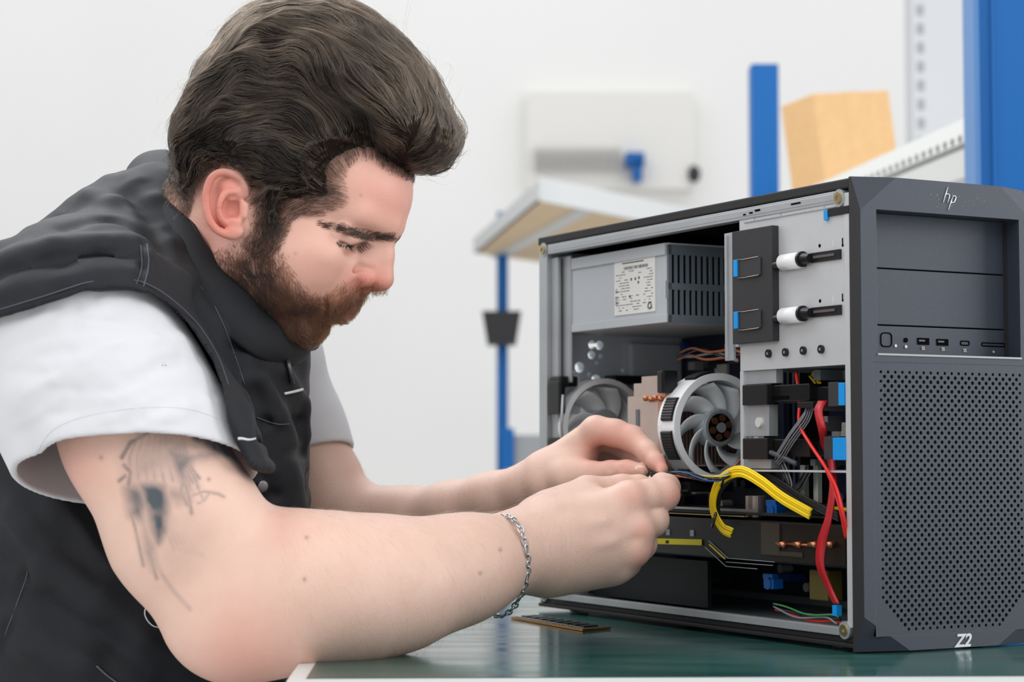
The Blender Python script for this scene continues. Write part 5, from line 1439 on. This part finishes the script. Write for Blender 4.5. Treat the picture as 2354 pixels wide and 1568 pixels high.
for (x0, x1, y0, y1) in ((1928, 1941, 880, 932), (1915, 1944, 1006, 1058)):
    a, b = csw(x0, y0, -.001), csw(x1, y1, -.001); CM().box((b-P0)@SD, (a-P0)@SD, -.0015, .010, b[2]-P0[2], a[2]-P0[2]).build('sled_handle', CYAN, cage, .0005)
for (x0, x1, y0, y1) in ((1903, 1927, 879, 934), (1893, 1914, 1004, 1056)):
    a, b = csw(x0, y0, -.001), csw(x1, y1, -.001); CM().box((b-P0)@SD, (a-P0)@SD, -.0008, .010, b[2]-P0[2], a[2]-P0[2]).build('sled_end', mat('sled_grey', srgb(44, 45, 48), .5), cage, .0005)
# drives and odds in the cage
CM().box(.03, .115, .012, .100, .188, .200).box(.03, .115, .012, .100, .1455, .158).build('hard_drive', mat('drive_dark', srgb(24, 26, 30), .35, metal=.3), cage, .001)
rr = random.Random(8)
for k in range(16):
    s_, h_ = rr.uniform(.03, .11), rr.choice([rr.uniform(.162, .184), rr.uniform(.137, .143), rr.uniform(.2045, .212)]); l = rr.uniform(.004, .014)
    CM().box(s_, s_+l, .02+rr.random()*.03, .055, h_, h_+rr.uniform(.003, .012)).build('cage_component', [STEELD, PLB, mat('blue_part', srgb(30, 60, 110), .4), STEEL][k % 4], cage, .0006)

# ---- motherboard with parts
PCB = mat('board_dark_blue', srgb(16, 24, 46), .45, noise=.5, nscale=160)
mb = CM().box(.09, .47, .150, .1520, .020, .262).build('motherboard', PCB, pc)
cols = [srgb(20, 20, 22), srgb(60, 62, 66), srgb(30, 70, 150), srgb(160, 162, 166), srgb(206, 204, 196), srgb(34, 44, 70)]
cmats = [mat('component_%s' % n, c, .4, metal=.1) for n, c in zip(('black', 'grey', 'blue', 'silver', 'pale', 'navy'), cols)]
rr = random.Random(21)
for k in range(86):
    s_, h_ = rr.uniform(.10, .46), rr.uniform(.025, .255)
    a, b, d_ = rr.uniform(.004, .022), rr.uniform(.004, .016), rr.uniform(.003, .02)
    CM().box(s_, s_+a, .150-d_, .1505, h_, h_+b).build('component', cmats[rr.randrange(6)], mb, .0005)
for k in range(26):
    s_, h_ = rr.uniform(.10, .46), rr.uniform(.025, .255); CM().cyl(C(s_, .150, h_), -WD, .004, .012, 16).build('capacitor', cmats[rr.choice([0, 3, 4, 5])], mb)
for k in range(4): CM().box(.235+k*.008, .238+k*.008, .118, .150, .105, .235).build('memory_module', cmats[[0, 5, 0, 5][k]], mb)
CM().cyl(csw(1738, 1140, .05), v3(0, 0, 1)*-1, .009, .018, 24).build('large_capacitor', mat('capacitor_silver', srgb(168, 150, 142), .3, metal=.5), mb)
CLIPB = mat('clip_blue', srgb(0, 92, 170), .4)
for (x, y) in ((1772, 1172), (1765, 1342)):
    q = csw(x, y, .045); s_, h_ = (q-P0)@SD, q[2]-P0[2]
    CM().box(s_-.008, s_+.006, .045, .055, h_-.004, h_+.004).box(s_-.004, s_+.010, .047, .053, h_+.003, h_+.008).cyl(C(s_, .044, h_), WD, .005, .012, 14).build('plastic_clip', CLIPB, mb, .0004)
for (x, y, w_) in ((1875, 1110, .03), (1845, 1115, .035)):
    q = csw(x, y, w_); s_, h_ = (q-P0)@SD, q[2]-P0[2]; CM().box(s_-.003, s_+.003, w_, w_+.004, h_-.016, h_+.016).build('slot_pale', mat('slot_white', srgb(196, 196, 184), .5), mb)
q = csw(1858, 1352, .03); s_, h_ = (q-P0)@SD, q[2]-P0[2]
CM().box(s_-.012, s_+.012, .040, .055, h_-.010, h_+.014).build('connector_block', mat('connector_olive', srgb(92, 80, 30), .5), mb, .001)
# bare inner sheet beside the power supply, behind the rear fan
hs = []
for (x, y, r) in ((1371, 792, .0034), (1388, 793, .0036), (1370, 815, .0034), (1391, 819, .0026), (1382, 834, .0024), (1342, 844, .0042), (1310, 858, .0026), (1324, 862, .0040), (1365, 861, .0026), (1380, 873, .0042), (1285, 828, .0022), (1442, 851, .0022), (1499, 798, .0028), (1275, 632, .0018), (1272, 712, .0018)):
    hs.append((cws(x, y, .47), SD, r, .03))
for i in range(-5, 6):
    for j in range(-4, 5):
        w_, h_ = .060+i*.0070+(j % 2)*.0035, .175+j*.0061
        if math.hypot(w_-.060, h_-.175) < .036 and all(np.linalg.norm((C(.47, w_, h_)-h4[0])*v3(1, 1, 1)) > .0072 for h4 in hs[:15]): hs.append((C(.47, w_, h_), SD, .0025, .03))
m_ = CM()
for c_, ax, r, l in hs: m_.cyl(c_, ax, r*(1.3 if r > .0030 else 1), l, 10)
cut2 = m_.build('cut', None, None); b2 = rear.modifiers.new('c', 'BOOLEAN'); b2.object = cut2; b2.operation = 'DIFFERENCE'; b2.solver = 'EXACT'; b2.use_self = True
bake(rear, cut2)
CM().box(.448, .478, .0095, .013, .215, .336).build('rear_channel', STEEL, pc, .002)
CM().box(.4690, .478, .006, .034, .185, .226).build('rear_stamping', STEELB, pc, .004)
CM().box(.4690, .478, .090, .150, .190, .256).build('rear_stamping', STEELB, pc, .003)

# ---- fans
FANW = mat('frosted_plastic', srgb(246, 248, 249), .35, spec=.5, trans=.05); FANB = mat('fan_blade', srgb(240, 243, 245), .3, spec=.5, trans=.15)
COP = mat('copper', srgb(196, 128, 92), .3, metal=.9); HSM = mat('cooler_metal', srgb(206, 186, 176), .35, metal=.75, noise=.05)
def fan(parent, name, c, R, depth, nb=9, thick=.004, hubr=.016):
    root = empty(name, c); root.parent = parent; root.matrix_parent_inverse = parent_inv(parent)
    def lk(m, nm, mt, sm=False): return m.build(nm, mt, root, 0, sm)
    lk(CM().ring(c, SD, R-thick, R, depth, 64), 'fan_ring', FANW)
    hb = lk(CM().cyl(c+SD*.001, SD, hubr, depth*.8, 36), 'hub', mat('hub_clear', srgb(186, 192, 196), .2, metal=.3))
    bm = bmesh.new()
    for k in range(nb):
        a0 = 2*math.pi*k/nb; prev = None
        for t in np.linspace(0, 1, 9):
            r = hubr*.98+(R-thick-.001-hubr)*t; a1 = a0+.55*t**1.3; wid = .42+.30*t
            for sgn in (0, 1):
                pass
            pts = []
            for (da, z) in ((-wid*.5*hubr*1.6/max(r, .01), .002), (wid*.5*hubr*1.6/max(r, .01), depth*.75)):
                an = a1+da; pts.append(c+WD*r*math.cos(an)+v3(0, 0, 1)*r*math.sin(an)+SD*z)
            vv = [bm.verts.new(p) for p in pts]
            if prev: bm.faces.new([prev[0], prev[1], vv[1], vv[0]])
            prev = vv
    me = bm_mesh('blade', bm, True); bl = link('fan_blades', me, FANB, root); so_ = bl.modifiers.new('t', 'SOLIDIFY'); so_.thickness = .0011
    return root, hb
cc = cws(1655, 983, .262)
f1, hb = fan(pc, 'cooler_fan', cc, .0475, .020, 9, .0062, .0165)
CM().ring(cc-SD*.0006, SD, .0125, .0150, .004, 40).build('hub_ring', STEEL, f1)
CM().cyl(cc-SD*.0006, SD, .0120, .001, 32).build('hub_face', DEEP, f1)
for k in range(6):
    an = 2*math.pi*k/6+.3; q = cc+WD*.0085*math.cos(an)+v3(0, 0, 1)*.0085*math.sin(an)-SD*.0022
    CM().cyl(q, SD, .0030, .002, 12).build('motor_coil', COP, f1)
CM().cyl(cc-SD*.003, SD, .0045, .003, 20, .0040).build('bearing', STEEL, f1)
CM().ring(cc+SD*.0205, SD, .0415, .0475, .006, 56).build('rear_ring', FANW, f1)
brk = CM(); c_s, c_w, c_h = (cc-P0)@SD, (cc-P0)@WD, cc[2]-P0[2]
for a0, a1 in ((150, 172), (186, 214), (96, 118), (232, 262)):
    for t in range(a0, a1, 3):
        q = cc+WD*.0478*math.cos(math.radians(t))+v3(0, 0, 1)*.0478*math.sin(math.radians(t)); brk.cyl(q+SD*.003, SD, .0022, .016, 8)
brk.build('clip_band', PLB, f1)
CM().box(c_s+.020, c_s+.030, c_w-.046, c_w-.030, c_h+.030, c_h+.050).build('fan_bracket', PLB, f1, .002)
CM().box(c_s+.020, c_s+.030, c_w-.046, c_w-.026, c_h-.056, c_h-.040).build('fan_bracket', PLB, f1, .002)
CM().box(c_s+.008, c_s+.030, c_w-.028, c_w+.02, c_h-.056, c_h-.047).build('fan_bracket', PLB, f1, .002)
# heat sink
hk = empty('heat_sink', C(.3, .012, .136)); hk.parent = pc; hk.matrix_parent_inverse = parent_inv(pc)
q0, q1 = csw(1443, 912, .012), csw(1513, 1076, .012); s0, s1 = (q1-P0)@SD, (q0-P0)@SD
sm_, hm0, hm1 = (csw(1475, 866, .012)-P0)@SD, .1365, (csw(1475, 866, .012)-P0)[2]
CM().box(s0, s1, .012, .0128, hm0, (q0-P0)[2]).box(s0, sm_, .012, .0128, (q0-P0)[2], hm1).build('end_plate', HSM, hk)
for k in range(22): CM().box(s0+.001, s1-.004, .016+k*.0038, .0166+k*.0038, .137, .2110).build('cooling_fin', HSM, hk)
sr = (csw(1530, 980, .012)-P0)@SD
CM().box(sr, s0, .012, .018, hm0, hm1).build('copper_edge', mat('copper_edge', srgb(200, 150, 120), .35, metal=.6), hk)
q = csw(1466, 960, .0115); CM().box((q-P0)@SD-.002, (q-P0)@SD+.003, .0112, .0122, .160, .1875).build('plate_slot', mat('slot_shade', srgb(110, 116, 122), .3, metal=.6), hk)
for (x, y) in ((1484, 916), (1496, 918), (1507, 915), (1518, 917)): 
    bm = bmesh.new(); bmesh.ops.create_uvsphere(bm, u_segments=14, v_segments=8, radius=.0026); me = bm_mesh('heat_pipe_end', bm, True); me.transform(Matrix.Translation(tuple(csw(x, y, .010)))); link('heat_pipe_end', me, COP, hk)
bm = bmesh.new(); bmesh.ops.create_uvsphere(bm, u_segments=14, v_segments=8, radius=.0024); me = bm_mesh('heat_pipe_end', bm, True); me.transform(Matrix.Translation(tuple(csw(1524, 1050, .010)))); link('heat_pipe_end', me, STEEL, hk)
rcn = cws(1392, 982, .452)
f2, hb2 = fan(pc, 'rear_fan', rcn, .0465, .022, 7, .005, .017)
CM().cyl(rcn+SD*.0185, SD, .0420, .001, 48).build('frosted_disc', FANW, f2)
vd = CM()
for i in range(-6, 7):
    for j in range(-6, 7):
        a_, b_ = i*.0062+(j % 2)*.0031, j*.0054
        if math.hypot(a_, b_) < .036 and math.hypot(a_, b_) > .017: vd.cyl(rcn+SD*.0178+WD*a_+v3(0, 0, 1)*b_, SD, .0021, .001, 10)
vd.build('vent_light_dots', mat('dot_white', srgb(252, 252, 252), .5), f2)  # white dots painted for bright light through the vent holes
rs, rw, rh_ = (rcn-P0)@SD, (rcn-P0)@WD, rcn[2]-P0[2]
CM().box(rs-.002, rs+.020, rw-.052, rw-.046, rh_-.044, rh_-.010).build('fan_clamp', PLB, f2, .002)
CM().box(rs-.002, rs+.020, rw-.052, rw-.045, rh_+.012, rh_+.044).build('fan_clamp', PLB, f2, .002)
CM().box(rs, rs+.02, rw-.050, rw-.030, rh_+.038, rh_+.048).build('fan_clamp', PLB, f2, .002)
CM().box(rs, rs+.02, rw+.010, rw+.050, rh_+.042, rh_+.050).build('fan_clamp', PLB, f2, .002)
tube('rear_fan_wire', [C(rs-.004, rw-.049, rh_+.03), C(rs-.006, rw-.052, rh_), C(rs-.004, rw-.048, rh_-.04)], .0014, mat('wire_silver', srgb(170, 172, 174), .35, metal=.4), f2, 8)

# ---- graphics card
gp = empty('graphics_card', C(.2, .03, .06)); gp.parent = pc; gp.matrix_parent_inverse = parent_inv(pc)
CM().box(.045, .455, .020, .140, .0600, .0935).build('shroud', PLB, gp, .0015)
CM().box(.045, .465, .022, .148, .0975, .0990).build('circuit_board', mat('card_board', srgb(30, 32, 30), .5), gp)
CM().box(.18, .455, .0190, .0225, .0958, .0966).build('board_edge', mat('edge_tan', srgb(150, 136, 90), .4), gp)
CM().box(.16, .455, .0188, .024, .1000, .1022).build('back_plate', mat('plate_bright', srgb(150, 152, 154), .3, metal=.8), gp, .0004)
YEL = mat('stripe_yellow', srgb(218, 202, 0), .45); GW = .0185
def flat_strip(name, pix, width, m, parent, w=GW, th=.0006):
    """painted strip on the card's near side through pixels"""
    P = [csw(x, y, w) for x, y in pix]; bm = bmesh.new(); pr = None
    for i, p in enumerate(P):
        d = P[min(i+1, len(P)-1)]-P[max(i-1, 0)]; n = nrm(np.cross(d, WD))*width/2
        vv = [bm.verts.new(v) for v in (p-n, p+n, p+n+WD*th, p-n+WD*th)]
        if pr:
            for j in range(4): bm.faces.new([pr[j], pr[(j+1) % 4], vv[(j+1) % 4], vv[j]])
        else: bm.faces.new(vv)
        pr = vv
    bm.faces.new(pr); return link(name, bm_mesh(name, bm), m, parent)
flat_strip('yellow_stripe', [(1440, 1242), (1500, 1244), (1612, 1247)], .0050, YEL, gp)
flat_strip('yellow_stripe', [(1630, 1252), (1666, 1285)], .0011, YEL, gp)
LN = mat('line_grey', srgb(150, 152, 154), .4)
for pts in ([(1620, 1258), (1668, 1302), (1740, 1308)], [(1628, 1243), (1672, 1283), (1780, 1292)], [(1668, 1292), (1776, 1300)]): flat_strip('shroud_line', pts, .0005, LN, gp)
text_on('320', 1533, 1246, GW-.0003, .0034, 'card_number', mat('print_black', srgb(30, 30, 20), .6), gp, .2, .0001, face='side')
for (x, y) in ((1537, 1217), (1592, 1219)): CM().cyl(csw(x, y, .020), v3(0, 0, -1), .0022, .005, 12).build('standoff', STEEL, gp)
CM().box(.13, .155, .0180, .021, .066, .092).box(.10, .13, .0182, .021, .066, .070).build('inner_frame', mat('frame_bronze', srgb(74, 66, 58), .4, metal=.5), gp, .0004)
CM().box(.046, .128, .0192, .0205, .062, .092).build('side_plate', mat('plate_bronze', srgb(46, 40, 34), .35, metal=.6), gp)
for k, x in enumerate((1797, 1832, 1868, 1905)):
    CM().cyl(csw(x-9, 1251, .016), -SD, .0016, .010, 14, .0030).build('copper_pipe', COP, gp, 0, True)
CM().cyl(csw(1785, 1249, .0175), -SD, .0012, .060, 10).build('copper_pipe', COP, gp, 0, True)
# dark sheet under the card
CM().box(.25, .45, .030, .034, .016, .056).build('under_plate', mat('dark_sheet', srgb(18, 20, 23), .5, spec=.2), pc)

# ---- cables
def bundle(name, pix, w, n, r, spread, m, parent=pc, seed=0, sub=10, wave=0.):
    """n wires side by side through (px, py[, w]) points"""
    rb = random.Random(seed); P = np.array([csw(p[0], p[1], p[2] if len(p) > 2 else w) for p in pix]); Q = cat_rom(P, sub)
    for k in range(n):
        o1, o2 = (k-(n-1)/2)*spread, rb.uniform(-1, 1)*spread*.8
        T_ = np.gradient(Q, axis=0); T_ /= np.linalg.norm(T_, axis=1)[:, None]; Nn = np.cross(T_, WD); Nn /= np.linalg.norm(Nn, axis=1)[:, None]
        tt = np.linspace(0, 1, len(Q)); w1 = (wave*np.sin(tt*9+k*2.1))[:, None]
        tube(name, Q+Nn*(o1+w1)+WD*(o2+w1*.7), r, m[k % len(m)] if isinstance(m, list) else m, parent, 8)
YW = mat('wire_yellow', srgb(244, 206, 0), .35, spec=.5); BW = mat('wire_black', srgb(16, 16, 17), .4)
cabw = empty('power_cable', csw(1700, 1083, -.002)); cabw.parent = pc; cabw.matrix_parent_inverse = parent_inv(pc)
bundle('yellow_wire', [(1684, 1226, .010), (1660, 1212, .004), (1640, 1170, 0), (1646, 1125, -.002), (1668, 1096, -.004), (1705, 1084, -.004), (1750, 1107, -.002), (1800, 1145, .002), (1865, 1182, .010)], 0, 6, .00105, .0015, YW, cabw, 4)
bundle('black_wire', [(1655, 1210, .014), (1646, 1180, .010), (1652, 1130, .008), (1680, 1096, .006), (1720, 1084, .006), (1780, 1105, .006), (1850, 1150, .010), (1930, 1190, .02)], 0, 5, .0010, .0016, BW, cabw, 6)
for (x, y) in ((1662, 1101), (1641, 1196)):
    q = csw(x, y, -.003); tube('cable_tie', [q+v3(.0058*math.cos(t_)*.3, .006*math.sin(t_), .0062*math.cos(t_)) for t_ in np.linspace(0, 2*math.pi, 13)[:-1]], .0009, PLB, cabw, 6, cyclic=True)
RIB = mat('ribbon_red', srgb(176, 16, 30), .45); REDW = mat('wire_red', srgb(214, 30, 24), .4)
def ribbon(name, pts, width, m, parent, th=.0012):
    P = cat_rom(np.array([csw(x, y, w) for x, y, w, a in pts]), 8); A = np.interp(np.arange(len(P)), np.linspace(0, len(P)-1, len(pts)), [a for *_, a in pts])
    bm = bmesh.new(); pr = None
    for i, p in enumerate(P):
        n = (-SD*math.cos(math.radians(A[i]))+WD*math.sin(math.radians(A[i])))*width/2
        tq = nrm(np.cross(P[min(i+1, len(P)-1)]-P[max(i-1, 0)], n))*th/2
        vv = [bm.verts.new(v) for v in (p-n-tq, p+n-tq, p+n+tq, p-n+tq)]
        if pr:
            for j in range(4): bm.faces.new([pr[j], pr[(j+1) % 4], vv[(j+1) % 4], vv[j]])
        else: bm.faces.new(vv)
        pr = vv
    bm.faces.new(pr); return link(name, bm_mesh(name, bm, True), m, parent)
rbn = ribbon('data_cable', [(1892, 922, .004, 30), (1882, 945, -.002, 10), (1890, 985, -.003, 10), (1897, 1020, .012, 20), (1912, 1062, .012, 10), (1915, 1120, .002, 0), (1905, 1190, 0, 0), (1890, 1245, -.001, 30), (1886, 1300, -.001, 10), (1905, 1350, .004, 0), (1923, 1388, .006, 0)], .0078, RIB, pc)
rbn['label'] = 'flat red data cable'
a, b = csw(1918, 1391, .004), csw(1928, 1416, .004); CM().box((b-P0)@SD, (a-P0)@SD, .002, .007, b[2]-P0[2], a[2]-P0[2]).build('cable_plug', CYAN, rbn)
tube('red_wire', cat_rom(np.array([csw(x, y, w) for x, y, w in ((1830, 855, .012), (1838, 920, .008), (1838, 975, .004), (1862, 1020, .0), (1895, 1070, -.003), (1922, 1120, -.004), (1938, 1180, -.004), (1948, 1235, .002))]), 8), .0014, REDW, pc, 8)
tube('red_wire', cat_rom(np.array([csw(x, y, w) for x, y, w in ((1897, 1075, .0), (1915, 1120, -.002), (1930, 1170, -.002), (1944, 1238, .003))]), 8), .0010, REDW, pc, 8)
GW_ = mat('wire_grey', srgb(120, 120, 124), .4, metal=.2)
bundle('grey_wire', [(1862, 930, .008), (1852, 960, .004), (1820, 1005, .0), (1795, 1045, .0), (1785, 1058, .002)], 0, 7, .00055, .0014, GW_, pc, 9)
bundle('grey_wire', [(1795, 1060, .004), (1815, 1110, .006), (1812, 1140, .012)], 0, 4, .0008, .0016, [BW, GW_], pc, 3)
q = csw(1800, 1052, .001); a_ = csw(1772, 1040, .0); b_ = csw(1830, 1066, .0)
tube('wire_connector', [a_, q, b_], .0022, mat('connector_smoke', srgb(60, 62, 68), .4), pc, 8)
CM().box(.0590, .0790, -.0010, .006, .1835, .1880).build('wire_connector', PLB, pc, .0005)
bundle('black_wire', [(1860, 1080, .02), (1840, 1115, .02), (1825, 1125, .03)], 0, 6, .0007, .0012, [BW, GW_], pc, 12)
bundle('yellow_wire', [(1865, 860, .03), (1880, 880, .03), (1888, 900, .03)], 0, 3, .0009, .002, YW, pc, 13)
tube('yellow_wire', [csw(1915, 1168, .03), csw(1948, 1172, .03)], .0016, YW, pc, 8)
bundle('copper_wire', [(1560, 820, .06), (1600, 812, .05), (1650, 815, .05), (1700, 822, .05)], 0, 4, .0012, .0022, [mat('wire_orange', srgb(150, 84, 50), .4), GW_, BW], pc, 14, wave=.002)
bundle('floor_wire', [(1780, 1395, .02), (1840, 1415, .01), (1900, 1420, .01), (1930, 1428, .01)], 0, 4, .0008, .0016, [REDW, GW_, BW, mat('wire_green', srgb(40, 120, 60), .4)], pc, 15, wave=.001)
# the cable being plugged, with its small black connector between the fingers
lead = empty('fan_cable', W(1512, 1095, 1.66)); lead.parent = pc; lead.matrix_parent_inverse = parent_inv(pc); lead['label'] = 'thin multicoloured twisted cable with a small black plug between the fingers'
pl_ = [(1518, 1096, 1.655), (1545, 1091, 1.655), (1580, 1092, 1.650), (1625, 1101, 1.640), (1665, 1096, 1.63), (1690, 1075, 1.64), (1712, 1040, 1.66)]
Q = cat_rom(np.array([W(*p) for p in pl_]), 10)
wc = [mat('wire_w_%s' % n, c, .4) for n, c in (('blue', srgb(50, 84, 140)), ('dark', srgb(18, 18, 20)), ('copper', srgb(170, 104, 76)), ('white', srgb(170, 168, 168)), ('yellow_b', srgb(206, 180, 30)), ('dark_b', srgb(24, 24, 26)))]
for k in range(6):
    ph_ = k*math.pi/3+np.linspace(0, 7.5, len(Q))
    tube('wire', Q+np.stack([np.zeros(len(Q)), np.cos(ph_)*.0019, np.sin(ph_)*.0021], 1), .00075, wc[k], lead, 7)
bm = bmesh.new(); cq = W(1509, 1095, 1.655)
cube_bm(bm, cq[0]-.005, cq[0]+.004, cq[1]-.005, cq[1]+.005, cq[2]-.0042, cq[2]+.0036); bmesh.ops.bevel(bm, geom=bm.edges[:], offset=.0006, segments=1, affect='EDGES')
cube_bm(bm, cq[0]-.002, cq[0]+.003, cq[1]-.006, cq[1]-.004, cq[2]-.0065, cq[2]-.002)
link('plug', bm_mesh('plug', bm), PLB, lead)

# ---- memory board lying on the bench
A_, B_, C_ = onz(1176, 1413, TOPZ+.004), onz(1340, 1441, TOPZ+.004), onz(1404, 1436, TOPZ+.004)
D_ = A_+(C_-B_)
t = empty('circuit_board', (A_+C_)/2-v3(0, 0, .004), 'small green circuit board with a gold edge, lying on the bench by the computer', 'circuit board')
def lift(P, z): return [p+v3(0, 0, z) for p in P]
slab('board', lift([A_, B_, C_, D_], -.0035), .0016, mat('board_green', srgb(34, 66, 48), .4, noise=.3, nscale=300), t)
eu, ev = (B_-A_), (D_-A_)
GOLD = mat('gold_edge', srgb(206, 142, 60), .35, metal=.6)
slab('gold_edge', lift([A_-ev*.02, B_-ev*.02, B_+ev*.015, A_+ev*.015], -.0036), .0017, GOLD, t); slab('gold_edge', lift([B_, C_, C_-eu*.012, B_-eu*.012], -.0036), .0018, GOLD, t)
for k in range(8):
    a = A_+eu*(.05+k*.115)+ev*.25; slab('chip', lift([a, a+eu*.07, a+eu*.07+ev*.5, a+ev*.5], -.0019), .0012, PLB, t)
for k in range(22):
    a = A_+eu*(.03+k*.043)+ev*.06; slab('solder_pad', lift([a, a+eu*.02, a+eu*.02+ev*.09, a+ev*.09], -.0019), .0007, STEELL, t)

# ---- bracelet on the near wrist
br = [(1146, 1184, 1.572), (1160, 1186, 1.552), (1180, 1194, 1.540), (1194, 1212, 1.533), (1204, 1236, 1.531), (1211, 1265, 1.531), (1214, 1295, 1.533), (1211, 1328, 1.537), (1202, 1357, 1.543), (1190, 1382, 1.550), (1176, 1402, 1.556), (1162, 1413, 1.562), (1147, 1417, 1.570), (1132, 1411, 1.580), (1121, 1399, 1.592), (1116, 1370, 1.612), (1116, 1320, 1.628), (1120, 1260, 1.626), (1126, 1215, 1.612), (1134, 1190, 1.594)]
Pb = np.array([W(*p) for p in br]); Pb = cat_rom(np.concatenate([Pb, Pb[:1]]), 12)
sl_ = np.concatenate([[0], np.cumsum(np.linalg.norm(np.diff(Pb, axis=0), axis=1))]); tot = sl_[-1]
bm = bmesh.new(); pos = 0.; k = 0
axw = nrm(W(1195, 1270, 1.575)-W(1060, 1310, 1.54))
while pos < tot-.001:
    long_ = (k % 4 == 3); l = .0092 if long_ else .0056; wd_ = .0042 if long_ else .0042
    c = np.array([np.interp(pos+l/2, sl_, Pb[:, j]) for j in range(3)]); c1 = np.array([np.interp(min(pos+l/2+.001, tot), sl_, Pb[:, j]) for j in range(3)])
    tg = nrm(c1-c); rad_ = nrm(c-np.array([Pb[:, j].mean() for j in range(3)])); sd_ = nrm(np.cross(tg, rad_)); up_ = np.cross(sd_, tg)
    tw = (.55 if k % 2 else -.45); s2 = sd_*math.cos(tw)+up_*math.sin(tw); u2 = np.cross(tg, s2)
    n, m2, rr_ = 16, 6, .00066; ringv = []
    for i in range(n):
        a = 2*math.pi*i/n; q = c+tg*math.cos(a)*l*.56+s2*math.sin(a)*wd_/2; o_ = nrm(tg*math.cos(a)/l+s2*math.sin(a)/wd_)
        ringv.append([bm.verts.new(q+o_*rr_*math.cos(2*math.pi*j/m2)+u2*rr_*1.2*math.sin(2*math.pi*j/m2)) for j in range(m2)])
    for i in range(n):
        for j in range(m2): bm.faces.new([ringv[i][j], ringv[i][(j+1) % m2], ringv[(i+1) % n][(j+1) % m2], ringv[(i+1) % n][j]])
    pos += l*.86; k += 1
tag(link('bracelet', bm_mesh('bracelet', bm, True), mat('silver_chain', srgb(196, 198, 202), .22, metal=1.)), 'loose silver link bracelet around the man\'s near wrist', 'bracelet')
